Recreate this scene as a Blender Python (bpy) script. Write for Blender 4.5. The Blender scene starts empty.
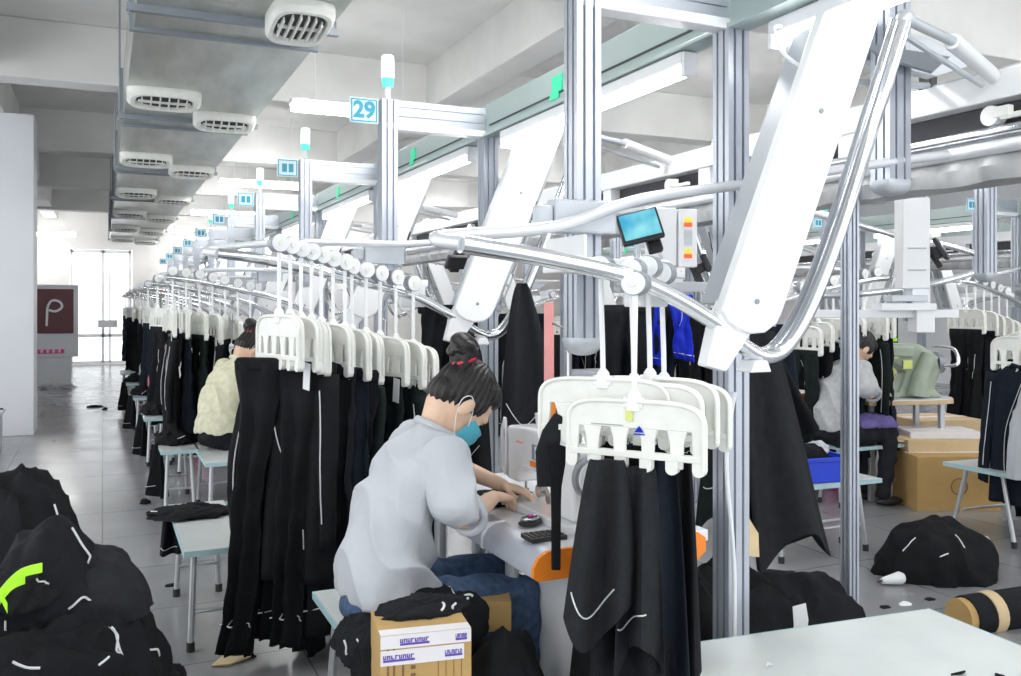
import bpy, bmesh, math, random
from mathutils import Vector, Matrix, noise, Euler
R = math.radians
PI = math.pi
rnd = random.Random(7)
scene = bpy.context.scene
COL = scene.collection
CAM_H = 1.5
YAW = R(24.37)
CS, SN = math.cos(YAW), math.sin(YAW)

# ------------------------------------------------------------------ materials
def mat(name, col, rough=0.5, metal=0.0, var=0.06, scale=8.0, bump=0.0, bscale=60.0, spec=0.5, emit=None, estr=0.0, coat=0.0, sheen=0.0):
    m = bpy.data.materials.new(name); m.use_nodes = True
    nt = m.node_tree; b = nt.nodes['Principled BSDF']
    b.inputs['Roughness'].default_value = rough
    b.inputs['Metallic'].default_value = metal
    b.inputs['Specular IOR Level'].default_value = spec
    if coat: b.inputs['Coat Weight'].default_value = coat
    if sheen:
        b.inputs['Sheen Weight'].default_value = sheen
    tc = nt.nodes.new('ShaderNodeTexCoord')
    n = nt.nodes.new('ShaderNodeTexNoise'); n.inputs['Scale'].default_value = scale; n.inputs['Detail'].default_value = 4
    nt.links.new(tc.outputs['Object'], n.inputs['Vector'])
    r = nt.nodes.new('ShaderNodeValToRGB')
    c0 = [max(0, c * (1 - var)) for c in col]; c1 = [min(1, c * (1 + var)) for c in col]
    r.color_ramp.elements[0].color = (*c0, 1); r.color_ramp.elements[1].color = (*c1, 1)
    r.color_ramp.elements[0].position = .3; r.color_ramp.elements[1].position = .7
    nt.links.new(n.outputs['Fac'], r.inputs['Fac'])
    nt.links.new(r.outputs['Color'], b.inputs['Base Color'])
    if bump:
        n2 = nt.nodes.new('ShaderNodeTexNoise'); n2.inputs['Scale'].default_value = bscale; n2.inputs['Detail'].default_value = 5
        nt.links.new(tc.outputs['Object'], n2.inputs['Vector'])
        bp = nt.nodes.new('ShaderNodeBump'); bp.inputs['Strength'].default_value = bump; bp.inputs['Distance'].default_value = .01
        nt.links.new(n2.outputs['Fac'], bp.inputs['Height']); nt.links.new(bp.outputs['Normal'], b.inputs['Normal'])
    if emit:
        b.inputs['Emission Color'].default_value = (*emit, 1); b.inputs['Emission Strength'].default_value = estr
    return m
M = {}
M['alu'] = mat('aluminium', (.50, .53, .59), .33, .55, .04, 3)
M['alu_dark'] = mat('aluminium_groove', (.30, .33, .37), .45, .5)
M['beam'] = mat('greenish_beam', (.44, .53, .52), .35, .2, .05, 2)
M['white'] = mat('white_painted_metal', (.86, .87, .89), .35, 0, .02, 3)
M['panel'] = mat('white_arm_cover', (.93, .94, .95), .22, 0, .02, 2, coat=.3)
M['grey_panel'] = mat('grey_arm_channel', (.55, .58, .62), .35, .3, .05, 4)
M['chrome'] = mat('polished_tube', (.80, .82, .85), .16, .9, .03, 4)
M['tubewhite'] = mat('pale_tube', (.78, .80, .83), .25, .25, .03, 4)
M['plastic'] = mat('hanger_plastic', (.86, .87, .82), .32, 0, .05, 14)
M['plastic2'] = mat('wheel_plastic', (.90, .91, .92), .35, 0, .03, 14)
M['rim'] = mat('wheel_rim', (.33, .35, .38), .4, .3)
M['black'] = mat('black_plastic', (.02, .02, .022), .4, 0, .2)
M['rubber'] = mat('black_rubber', (.03, .03, .03), .7)
def cloth(name, col, bump=.35, rough=.85, sheen=0): return mat(name, col, rough, 0, .12, 25, bump, 180, .14, sheen=sheen)
M['cloth'] = cloth('black_cloth', (.011, .012, .014))
M['cloth2'] = cloth('charcoal_cloth', (.014, .015, .018))
M['cloth3'] = cloth('blue_black_cloth', (.012, .017, .027))
M['cloth4'] = cloth('green_black_cloth', (.013, .020, .019))
M['greycloth'] = cloth('dark_grey_cloth', (.022, .024, .028))
M['navy'] = cloth('navy_cloth', (.02, .04, .09))
M['royal'] = cloth('royal_blue_cloth', (.02, .04, .55))
M['cream'] = cloth('cream_shirt', (.72, .70, .52))
M['pink'] = cloth('pink_shirt', (.62, .22, .30))
M['hotpink'] = cloth('hot_pink_cloth', (.85, .12, .35))
M['greyshirt'] = cloth('grey_shirt', (.50, .51, .52))
M['shirt'] = mat('white_shirt', (.54, .56, .60), .8, 0, .015, 9, .15, 160)
M['jeans'] = mat('denim', (.055, .10, .19), .85, 0, .35, 40, .4, 300)
M['piping'] = mat('white_piping', (.75, .77, .78), .5)
M['neon'] = mat('neon_green_cloth', (.45, .95, .03), .6)
M['skin'] = mat('skin', (.78, .53, .38), .5, 0, .05, 20)
M['hair'] = mat('black_hair', (.014, .012, .012), .38, 0, .4, 60, .5, 120)
M['mask'] = mat('blue_face_mask', (.10, .48, .62), .7, 0, .04, 20, .2, 120)
M['red'] = mat('red_hair_tie', (.7, .03, .08), .5)
M['orange'] = mat('orange_edge', (.92, .26, .02), .45, 0, .04)
M['bullnose'] = mat('grey_table_edge', (.50, .53, .60), .3, .3, .04)
M['tabletop'] = mat('white_laminate', (.80, .82, .86), .25, 0, .02)
M['benchtop'] = mat('pale_green_laminate', (.62, .66, .66), .3, 0, .05, 5)
M['benchedge'] = mat('teal_edge_band', (.42, .60, .63), .4, 0, .05)
M['leg'] = mat('grey_steel_leg', (.52, .54, .56), .35, .5, .05)
M['card'] = mat('cardboard', (.50, .32, .12), .8, 0, .08, 6, .1, 40)
M['card_light'] = mat('light_cardboard', (.62, .47, .28), .8, 0, .08, 6, .1, 40)
M['tape'] = mat('white_tape', (.80, .78, .80), .45, 0, .03)
M['purple'] = mat('purple_print', (.12, .06, .42), .6)
M['ink'] = mat('brown_print', (.20, .11, .04), .7)
M['paper'] = mat('white_paper', (.82, .84, .86), .7, 0, .03)
M['kraft'] = mat('brown_paper_scrap', (.72, .56, .33), .8, 0, .08)
M['blue_bin'] = mat('blue_plastic', (.01, .05, .62), .35)
M['machine'] = mat('machine_enamel', (.82, .83, .85), .25, 0, .02, coat=.3)
M['machine_green'] = mat('old_machine_enamel', (.38, .44, .35), .4, 0, .12, 12)
M['steel'] = mat('steel', (.6, .6, .6), .25, .9)
M['magenta'] = mat('magenta_plastic', (.8, .08, .5), .4)
M['salmon'] = mat('salmon_plastic', (.90, .38, .36), .4)
M['purplecloth'] = cloth('purple_cloth', (.16, .13, .33))
M['sign'] = mat('sign_white', (.60, .78, .86), .4, 0, .01, emit=(.75, .9, 1), estr=.08)
M['sign_blue'] = mat('sign_blue', (.03, .33, .48), .4)
M['green_mark'] = mat('green_label', (.05, .85, .45), .4, 0, .02)
M['lamp'] = mat('lamp_diffuser', (.9, .9, .9), .4, emit=(1, 1, 1), estr=12)
M['lampc'] = mat('ceiling_lamp_diffuser', (.9, .9, .9), .4, emit=(1, .99, .97), estr=30)
M['siglamp'] = mat('signal_lamp', (.85, .93, .9), .3, emit=(.85, 1, .95), estr=.5)
M['siggreen'] = mat('signal_green', (.1, .75, .55), .3, emit=(.1, .9, .6), estr=.35)
M['sigred'] = mat('indicator_red', (.9, .12, .03), .3, emit=(1, .1, .02), estr=.3)
M['sigyellow'] = mat('indicator_yellow', (.95, .65, .08), .3, emit=(1, .6, .05), estr=.3)
M['concrete'] = mat('painted_ceiling', (.74, .74, .73), .9, 0, .10, 1.2, .1, 8)
M['wall'] = mat('white_wall', (.72, .74, .78), .8, 0, .03, 1.5)
M['wall2'] = mat('beige_wall', (.80, .79, .77), .8, 0, .05, 1.5)
M['maroon'] = mat('maroon_board', (.14, .05, .06), .5)
M['sheet'] = mat('grey_plastic_sheet', (.42, .43, .44), .35, 0, .25, 6, .4, 12)
M['yellowsk'] = mat('yellow_label', (.72, .78, .25), .5)
M['gap_shade'] = mat('recess_shade', (.05, .05, .06), .6)  # shade of gaps and hollows put into a dark colour
M['grid'] = mat('translucent_frame', (.7, .72, .75), .4)

def screen_mat():
    m = bpy.data.materials.new('tablet_screen'); m.use_nodes = True; nt = m.node_tree; b = nt.nodes['Principled BSDF']
    tc = nt.nodes.new('ShaderNodeTexCoord'); n = nt.nodes.new('ShaderNodeTexNoise'); n.inputs['Scale'].default_value = 12
    nt.links.new(tc.outputs['Object'], n.inputs['Vector'])
    r = nt.nodes.new('ShaderNodeValToRGB'); r.color_ramp.elements[0].color = (.02, .33, .55, 1); r.color_ramp.elements[1].color = (.25, .68, .72, 1)
    r.color_ramp.elements[0].position = .35; r.color_ramp.elements[1].position = .65
    nt.links.new(n.outputs['Fac'], r.inputs['Fac']); nt.links.new(r.outputs['Color'], b.inputs['Emission Color'])
    b.inputs['Emission Strength'].default_value = .8; b.inputs['Base Color'].default_value = (.02, .05, .07, 1); b.inputs['Roughness'].default_value = .2
    return m
M['screen'] = screen_mat()

def wrinkle(m, scale, st, dist, stretch=(1, 1, 1)):
    nt = m.node_tree; b = nt.nodes['Principled BSDF']; tc = nt.nodes.new('ShaderNodeTexCoord'); mp = nt.nodes.new('ShaderNodeMapping'); mp.inputs['Scale'].default_value = stretch; mp.inputs['Rotation'].default_value = (.3, .7, .4)
    n = nt.nodes.new('ShaderNodeTexNoise'); n.inputs['Scale'].default_value = scale; n.inputs['Detail'].default_value = 3; n.inputs['Distortion'].default_value = 1.2
    n.noise_type = 'RIDGED_MULTIFRACTAL'
    bp = nt.nodes.new('ShaderNodeBump'); bp.inputs['Strength'].default_value = st; bp.inputs['Distance'].default_value = dist
    nt.links.new(tc.outputs['Object'], mp.inputs['Vector']); nt.links.new(mp.outputs[0], n.inputs['Vector']); nt.links.new(n.outputs['Fac'], bp.inputs['Height'])
    old = b.inputs['Normal'].links[0].from_socket if b.inputs['Normal'].links else None
    if old: nt.links.new(old, bp.inputs['Normal'])
    nt.links.new(bp.outputs['Normal'], b.inputs['Normal'])
wrinkle(M['shirt'], 3.2, .55, .022, (1, 1, .7)); wrinkle(M['greyshirt'], 3.2, .5, .02); wrinkle(M['jeans'], 5, .5, .015)
for k_ in ('cloth', 'cloth2', 'cloth3', 'cloth4', 'greycloth'): wrinkle(M[k_], 3.0, .4, .02, (1, 1, .5))
def floor_mat():
    m = bpy.data.materials.new('glossy_floor'); m.use_nodes = True; nt = m.node_tree; b = nt.nodes['Principled BSDF']
    tc = nt.nodes.new('ShaderNodeTexCoord')
    n = nt.nodes.new('ShaderNodeTexNoise'); n.inputs['Scale'].default_value = 1.6; n.inputs['Detail'].default_value = 6
    nt.links.new(tc.outputs['Object'], n.inputs['Vector'])
    r = nt.nodes.new('ShaderNodeValToRGB'); r.color_ramp.elements[0].color = (.20, .205, .215, 1); r.color_ramp.elements[1].color = (.34, .345, .36, 1)
    nt.links.new(n.outputs['Fac'], r.inputs['Fac'])
    bt = nt.nodes.new('ShaderNodeTexBrick'); bt.offset = 0; bt.inputs['Scale'].default_value = 1
    bt.inputs['Mortar Size'].default_value = .003; bt.inputs['Brick Width'].default_value = .8; bt.inputs['Row Height'].default_value = .8
    nt.links.new(tc.outputs['Object'], bt.inputs['Vector'])
    mx = nt.nodes.new('ShaderNodeMixRGB'); mx.inputs[2].default_value = (.09, .09, .09, 1)
    nt.links.new(bt.outputs['Fac'], mx.inputs[0]); nt.links.new(r.outputs['Color'], mx.inputs[1])
    nt.links.new(mx.outputs[0], b.inputs['Base Color'])
    n3 = nt.nodes.new('ShaderNodeTexNoise'); n3.inputs['Scale'].default_value = 3; n3.inputs['Detail'].default_value = 5
    nt.links.new(tc.outputs['Object'], n3.inputs['Vector'])
    rr = nt.nodes.new('ShaderNodeMapRange'); rr.inputs[3].default_value = .10; rr.inputs[4].default_value = .34
    nt.links.new(n3.outputs['Fac'], rr.inputs[0]); nt.links.new(rr.outputs[0], b.inputs['Roughness'])
    n2 = nt.nodes.new('ShaderNodeTexNoise'); n2.inputs['Scale'].default_value = 2.5
    nt.links.new(tc.outputs['Object'], n2.inputs['Vector'])
    bp = nt.nodes.new('ShaderNodeBump'); bp.inputs['Strength'].default_value = .08; bp.inputs['Distance'].default_value = .02
    nt.links.new(n2.outputs['Fac'], bp.inputs['Height']); nt.links.new(bp.outputs['Normal'], b.inputs['Normal'])
    b.inputs['Specular IOR Level'].default_value = .7
    return m
M['floor'] = floor_mat()

def duct_mat():
    m = bpy.data.materials.new('galvanised_duct'); m.use_nodes = True; nt = m.node_tree; b = nt.nodes['Principled BSDF']
    tc = nt.nodes.new('ShaderNodeTexCoord')
    n = nt.nodes.new('ShaderNodeTexNoise'); n.inputs['Scale'].default_value = 2.2; n.inputs['Detail'].default_value = 6
    mp = nt.nodes.new('ShaderNodeMapping'); mp.inputs['Scale'].default_value = (2.5, .6, 1)
    nt.links.new(tc.outputs['Object'], mp.inputs['Vector']); nt.links.new(mp.outputs[0], n.inputs['Vector'])
    r = nt.nodes.new('ShaderNodeValToRGB'); r.color_ramp.elements[0].color = (.36, .38, .34, 1); r.color_ramp.elements[1].color = (.62, .63, .60, 1)
    r.color_ramp.elements[0].position = .3; r.color_ramp.elements[1].position = .75
    nt.links.new(n.outputs['Fac'], r.inputs['Fac']); nt.links.new(r.outputs['Color'], b.inputs['Base Color'])
    b.inputs['Metallic'].default_value = .55; b.inputs['Roughness'].default_value = .30
    return m
M['duct'] = duct_mat()

def glass_mat():
    m = bpy.data.materials.new('window_glass'); m.use_nodes = True; nt = m.node_tree
    for n in list(nt.nodes): nt.nodes.remove(n)
    o = nt.nodes.new('ShaderNodeOutputMaterial'); t = nt.nodes.new('ShaderNodeBsdfTransparent'); g = nt.nodes.new('ShaderNodeBsdfGlossy')
    g.inputs['Roughness'].default_value = .05; mx = nt.nodes.new('ShaderNodeMixShader'); mx.inputs[0].default_value = .06
    nt.links.new(t.outputs[0], mx.inputs[1]); nt.links.new(g.outputs[0], mx.inputs[2]); nt.links.new(mx.outputs[0], o.inputs[0])
    return m
M['glass'] = glass_mat()

# ------------------------------------------------------------------ mesh helpers
class MB:
    def __init__(s): s.v = []; s.f = []; s.mi = []; s.cur = 0
    def add(s, vs, fs):
        b = len(s.v); s.v += [Vector(v) for v in vs]; s.f += [tuple(i + b for i in f) for f in fs]; s.mi += [s.cur] * len(fs); return s
    def box(s, c, d, rot=None):
        c = Vector(c); hx, hy, hz = d[0] / 2, d[1] / 2, d[2] / 2
        vs = [Vector((x, y, z)) for x in (-hx, hx) for y in (-hy, hy) for z in (-hz, hz)]
        if rot is not None:
            e = rot if isinstance(rot, Matrix) else Euler(rot).to_matrix()
            vs = [e @ v for v in vs]
        return s.add([v + c for v in vs], [(0, 1, 3, 2), (4, 6, 7, 5), (0, 4, 5, 1), (2, 3, 7, 6), (0, 2, 6, 4), (1, 5, 7, 3)])
    def b2(s, a, b):
        return s.box([(a[i] + b[i]) / 2 for i in range(3)], [abs(b[i] - a[i]) for i in range(3)])
    def tube(s, pts, r, n=10, cap=True):
        pts = [Vector(p) for p in pts]; k = len(pts)
        rs = r if isinstance(r, (list, tuple)) else [r] * k
        up = None; rings = []
        for i, p in enumerate(pts):
            d = (pts[min(i + 1, k - 1)] - pts[max(i - 1, 0)])
            if d.length < 1e-9: d = Vector((0, 0, 1))
            d.normalize()
            if up is None:
                up = Vector((0, 0, 1)) if abs(d.z) < .9 else Vector((1, 0, 0))
            a = (up - d * up.dot(d)); a.normalize(); up = a; b = d.cross(a)
            rings.append([p + (a * math.cos(2 * PI * j / n) + b * math.sin(2 * PI * j / n)) * rs[i] for j in range(n)])
        return s.rings(rings, cap)
    def rings(s, rings, cap=True, closed=False):
        n = len(rings[0]); vs = [v for r in rings for v in r]; fs = []
        for i in range(len(rings) - 1):
            for j in range(n):
                fs.append((i * n + j, i * n + (j + 1) % n, (i + 1) * n + (j + 1) % n, (i + 1) * n + j))
        if cap:
            fs.append(tuple(range(n - 1, -1, -1))); fs.append(tuple((len(rings) - 1) * n + j for j in range(n)))
        return s.add(vs, fs)
    def cyl(s, p0, p1, r, n=16, r2=None):
        return s.tube([p0, p1], [r, r if r2 is None else r2], n)
    def prism(s, out, o, ax, ay, n, t):
        # outline (2D) placed at o with axes ax, ay and extruded along n by t
        o = Vector(o); ax = Vector(ax); ay = Vector(ay); n = Vector(n)
        a = [o + ax * p[0] + ay * p[1] for p in out]; b = [p + n * t for p in a]; k = len(out)
        fs = [tuple(range(k - 1, -1, -1)), tuple(range(k, 2 * k))] + [(i, (i + 1) % k, k + (i + 1) % k, k + i) for i in range(k)]
        return s.add(a + b, fs)
    def sphere(s, c, rad, nu=20, nv=12, rot=None):
        c = Vector(c); rad = rad if isinstance(rad, (tuple, list)) else (rad,) * 3
        e = rot if rot is not None else Matrix.Identity(3)
        rings = []
        for i in range(nv + 1):
            th = .02 + (PI - .04) * i / nv
            rings.append([c + e @ Vector((rad[0] * math.sin(th) * math.cos(2 * PI * j / nu), rad[1] * math.sin(th) * math.sin(2 * PI * j / nu), rad[2] * math.cos(th))) for j in range(nu)])
        return s.rings(rings)
    def build(s, name, m, parent=None, org=None, smooth=False, bev=0, auto=35, seg=2, sub=0):
        me = bpy.data.meshes.new(name)
        vs = s.v
        if org is not None: o = Vector(org); vs = [v - o for v in vs]
        me.from_pydata([tuple(v) for v in vs], [], s.f); me.update()
        bm = bmesh.new(); bm.from_mesh(me); bmesh.ops.recalc_face_normals(bm, faces=bm.faces); bm.to_mesh(me); bm.free()
        ms = m if isinstance(m, (list, tuple)) else [m]
        for q in ms: me.materials.append(M[q] if isinstance(q, str) else q)
        if len(ms) > 1:
            for p, i in zip(me.polygons, s.mi): p.material_index = i
        ob = bpy.data.objects.new(name, me); COL.objects.link(ob)
        if parent is not None: ob.parent = parent
        elif org is not None: ob.location = org
        if smooth:
            for p in me.polygons: p.use_smooth = True
            if auto < 180:
                me.set_sharp_from_angle(angle=R(auto))
        if bev:
            b = ob.modifiers.new('bevel', 'BEVEL'); b.width = bev; b.segments = seg; b.limit_method = 'ANGLE'; b.angle_limit = R(40)
        if sub:
            q = ob.modifiers.new('sub', 'SUBSURF'); q.levels = sub; q.render_levels = sub
        return ob

def tag(o, label=None, cat=None, group=None, kind=None):
    if label: o['label'] = label
    if cat: o['category'] = cat
    if group: o['group'] = group
    if kind: o['kind'] = kind
    return o
def thing(name, label, cat, loc=(0, 0, 0), rz=0, group=None):
    o = bpy.data.objects.new(name, None); COL.objects.link(o); o.empty_display_size = .1
    o.location = loc; o.rotation_euler = (0, 0, rz)
    return tag(o, label, cat, group)
def kids(o): return [c for c in ALLKIDS.get(o.name, [])] if False else list(o.children)
def copy_tree(o, parent=None):
    c = o.copy(); COL.objects.link(c)
    if parent is not None: c.parent = parent
    for ch in list(o.children): copy_tree(ch, c)
    return c
def struct(mb, name, m, **k):
    return tag(mb.build(name, m, **k), kind='structure')
def delete_tree(o):
    for c in list(o.children): delete_tree(c)
    bpy.data.objects.remove(o)

def XonY(u, Y):      # world x of image column u on the plane y = Y
    t = (u - 510.5) / 901.0
    return Y * (SN + CS * t) / (CS - SN * t)
def ZonY(u, v, Y):
    X = XonY(u, Y); D = SN * X + CS * Y
    return CAM_H + (307 - v) * D / 901.0
def ptY(u, v, Y): return Vector((XonY(u, Y), Y, ZonY(u, v, Y)))
def at(u, D, z=0):   # world point from image column u and camera depth D
    lat = (u - 510.5) / 901.0 * D
    return Vector((CS * lat + SN * D, -SN * lat + CS * D, z))
def nz(x, y, z, s=0): return noise.noise(Vector((x + s * 13.7, y - s * 7.1, z + s * 3.3)))
def catmull(pts, n=8):
    pts = [Vector(p) for p in pts]; out = []
    for i in range(len(pts) - 1):
        p0 = pts[max(i - 1, 0)]; p1 = pts[i]; p2 = pts[i + 1]; p3 = pts[min(i + 2, len(pts) - 1)]
        for k in range(n):
            t = k / n
            out.append(.5 * ((2 * p1) + (p2 - p0) * t + (2 * p0 - 5 * p1 + 4 * p2 - p3) * t * t + (3 * p1 - p0 - 3 * p2 + p3) * t ** 3))
    out.append(pts[-1]); return out
ORD = ['first', 'second', 'third', 'fourth', 'fifth', 'sixth', 'seventh', 'eighth', 'ninth', 'tenth', 'eleventh', 'twelfth', 'thirteenth', 'fourteenth']
STN = ['nearest', 'second', 'third', 'fourth', 'fifth', 'sixth', 'seventh', 'eighth', 'ninth', 'tenth', 'eleventh']

# ------------------------------------------------------------------ setting
YB = 25.6
XR = 15.0
XL = -5.0
Z_C = 4.25
mb = MB().b2((XL, -3, -.1), (XR, YB + .2, 0)); struct(mb, 'floor', 'floor')
mb = MB().b2((XL, -3, Z_C), (XR, YB + .2, Z_C + .2)); struct(mb, 'ceiling', 'concrete')
# ceiling beams
i = 1
for y in (5.4, 9.7, 14.0, 18.3, 22.6):
    struct(MB().b2((XL, y, 3.68), (XR, y + .32, Z_C)), 'trim_%d' % i, 'concrete', bev=.01); i += 1
for x in (-1.35, 3.35, 8.2, 12.6):
    struct(MB().b2((x, -3, 3.74), (x + .32, YB, Z_C)), 'trim_%d' % i, 'concrete', bev=.01); i += 1
# walls
def wall_with_hole(name, y, x0, x1, hx0, hx1, hz0, hz1, m):
    mb = MB()
    mb.b2((x0, y, 0), (hx0, y + .2, Z_C)); mb.b2((hx1, y, 0), (x1, y + .2, Z_C))
    mb.b2((hx0, y, hz1), (hx1, y + .2, Z_C))
    if hz0 > 0: mb.b2((hx0, y, 0), (hx1, y + .2, hz0))
    return struct(mb, name, m)
wall_with_hole('wall_back', YB, XL, XR, -.78, .72, .02, 3.0, 'wall2')
struct(MB().b2((XR, -3, 0), (XR + .2, YB, Z_C)), 'wall_right', 'wall')
w = struct(MB().b2((-.75, YB + .05, .06), (-.69, YB + .15, 2.98)).b2((.63, YB + .05, .06), (.69, YB + .15, 2.98)).b2((-.75, YB + .05, 2.9), (.69, YB + .15, 2.98))
           .b2((-.02, YB + .05, .06), (.05, YB + .15, 2.98)).b2((.16, YB + .05, .06), (.2, YB + .15, 2.4)).b2((-.75, YB + .05, .72), (.69, YB + .15, .8)).b2((-.75, YB + .05, .02), (.69, YB + .15, .1)), 'window_1', 'white')
MB().b2((-.72, YB + .1, .1), (.66, YB + .106, 2.9)).build('window_pane', 'glass', w)
MB().b2((-.1, YB - .25, .98), (.35, YB - .02, 1.16)).build('window_ledge_box', 'greyshirt', w)
# left partition, its return wall behind, and a baseboard
struct(MB().b2((XL, 11.9, 0), (-.73, 12.5, 3.75)), 'wall_left', 'wall', bev=.01)
struct(MB().b2((XL - .2, 12.5, 0), (-2.4, YB, Z_C)), 'wall_left_rear', 'wall')
struct(MB().b2((-1.75, 17.2, 0), (-1.28, 17.7, 3.75)), 'trim_20', 'wall', bev=.01)
struct(MB().b2((-.78, YB - .03, 0), (-2.4, YB, .12)), 'baseboard_back', 'wall')

# ceiling lamps (strip lights running across the hall)
lc = thing('ceiling_lamp', 'x', 'ceiling lamp', (0, 0, 0))
MB().b2((-.62, -.06, .02), (.62, .06, .07)).build('housing', 'white', lc, bev=.008)
MB().b2((-.6, -.075, -.03), (.6, .075, .05)).build('diffuser', 'lampc', lc, bev=.012)
for q in (-.4, .4): MB().cyl((q, 0, .06), (q, 0, .98), .004, 6).build('suspension', 'white', lc)
lamp_spots = []
for j, y in enumerate((7.9, 13.2, 17.6, 21.5)):
    for x in (2.1, 6.6, 11.2): lamp_spots.append((x, y))
for x in (2.1, 6.6): lamp_spots.append((x, 3.6))
lamp_spots += [(2.1, 24.4), (6.6, 24.4), (-1.2, 24.4)]  # made-up lamps, added to brighten the back wall
lamp_spots += [(-2.6, 4.5), (-2.6, 8.6), (-2.2, 1.5), (2.1, 0.2), (6.6, -.2)]
first = True
for n_, (x, y) in enumerate(lamp_spots):
    o = lc if first else copy_tree(lc); first = False
    o.location = (x, y, 3.24)
    side = 'left of the duct' if x < 0 else ('above the first row of posts' if x < 3 else ('above the second row' if x < 8 else 'above the far right row'))
    tag(o, 'white suspended strip lamp ' + side + ', ' + {3.6: 'at the first window bay', 7.9: 'nearest of the distant ones', 13.2: 'halfway down the hall', 17.6: 'three quarters down the hall', 21.5: 'at the far end', 24.4: 'added to light the back wall'}.get(y, 'beside the camera at %s' % ('the front' if y < 2 else 'the aisle mouth' if y < 6 else 'the partition')), 'lamp', 'ceiling strip lamps')

# air duct
DX0, DX1, DZ = .165, 1.19, 3.10
duct = thing('air_duct', 'long galvanised rectangular air duct hanging from the ceiling over the aisle', 'air duct', (.68, 2, DZ))
org = Vector((.68, 2, DZ))
y0 = -.5
seams = [5.58 - 3.04 * 2, 5.58 - 3.04, 5.58 + 0, 8.55, 11.6, 14.6, 17.6, 20.6, 23.4]
for a, b in zip(seams[:-1], seams[1:]):
    MB().b2((DX0, a + .01, DZ), (DX1, b - .01, DZ + .46)).build('duct_section', 'duct', duct, org=org)
for s_ in seams[1:-1]:
    MB().b2((DX0 - .025, s_ - .02, DZ - .022), (DX1 + .025, s_ + .02, DZ + .48)).build('flange', 'alu_dark', duct, org=org)
for s_ in seams[1:]:
    MB().b2((DX0 - .05, s_ - .45, DZ - .04), (DX1 + .05, s_ - .41, DZ)).cyl((DX0 - .035, s_ - .43, DZ - .06), (DX0 - .035, s_ - .43, Z_C), .008, 8).cyl((DX1 + .035, s_ - .43, DZ - .03), (DX1 + .035, s_ - .43, Z_C), .006, 8).build('duct_hanger', 'alu_dark', duct, org=org)
def vent(x, y, w=.36, d=.42, T=.06):
    # sloping spout with an oval louvred mouth facing the aisle end
    c = Vector((x, y, DZ)); mbx = MB()
    k = 28; ro = []; ri = []
    def ov(a, s, z, yy): return c + Vector((w / 2 * s * math.copysign(abs(math.cos(a)) ** .55, math.cos(a)), d / 2 * s * math.copysign(abs(math.sin(a)) ** .55, math.sin(a)) + yy, z))
    rg = []
    for (s, dz) in ((1.0, 0), (1.0, -.035), (.9, -.06), (.78, -.06), (.74, -.03)):
        ring = []
        for j in range(k):
            a = 2 * PI * j / k; p = ov(a, s, 0, 0); tilt = (.5 + (p.y - c.y) / d) * T * (1 if dz < 0 else 0)
            ring.append(Vector((p.x, p.y, DZ + dz - tilt)))
        rg.append(ring)
    mbx.rings(rg, cap=False)
    o = mbx.build('vent', 'plastic', duct, org=org, smooth=True)
    MB().sphere(c + Vector((0, 0, -.035 - T * .5)), (w * .39, d * .39, .010), 24, 6, Euler((-math.atan(T / d), 0, 0)).to_matrix()).build('throat_shade', 'gap_shade', o, org=org)  # dark disc painted as the shade inside the mouth
    lv = MB()
    for q in range(6):
        xx = x - w * .30 + q * w * .12
        hh = d * .32 * math.sqrt(max(.1, 1 - ((xx - x) / (w * .38)) ** 2))
        lv.box((xx, y, DZ - .055 - T * .5), (.010, hh * 2, .03), (-math.atan(T / d), 0, 0))
    lv.box((x, y, DZ - .05 - T * .5), (w * .7, .01, .02)); lv.build('louvre', 'plastic', o, org=org)
vent(.98, 4.95, .34, .50)
for q in range(6):
    vent(.42, 7.15 + q * 3.04 - .0, .52, .26, .07)
    vent(.93, 7.85 + q * 3.04 - .0, .50, .26, .07)

# ------------------------------------------------------------------ extrusions
def profile_outline(w, d, g=.010, gd=.012, inset=.3):
    # rectangle with T-slot grooves, two per side
    pts = []
    def side(p, q, nrm):
        L = (Vector(q) - Vector(p)); n = Vector(nrm)
        out = [Vector(p)]
        for t in (inset, 1 - inset):
            a = Vector(p) + L * t; e = L.normalized() * (g / 2)
            out += [a - e, a - e + n * gd, a + e + n * gd, a + e]
        return out
    hw, hd = w / 2, d / 2
    for p, q, n in (((-hw, -hd), (hw, -hd), (0, 1)), ((hw, -hd), (hw, hd), (-1, 0)), ((hw, hd), (-hw, hd), (0, -1)), ((-hw, hd), (-hw, -hd), (1, 0))):
        pts += side(p, q, n)
    return [tuple(p) for p in pts]
def post_mesh(mb, x, y, z0, z1, w=.08, d=.08):
    return mb.prism(profile_outline(w, d), (x, y, z0), (1, 0, 0), (0, 1, 0), (0, 0, 1), z1 - z0)
def beam_x(mb, x0, x1, y, z0, z1, d=.06):
    return mb.prism(profile_outline(d, z1 - z0, .006, .008), (x0, y, (z0 + z1) / 2), (0, 1, 0), (0, 0, 1), (1, 0, 0), x1 - x0)

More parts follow.
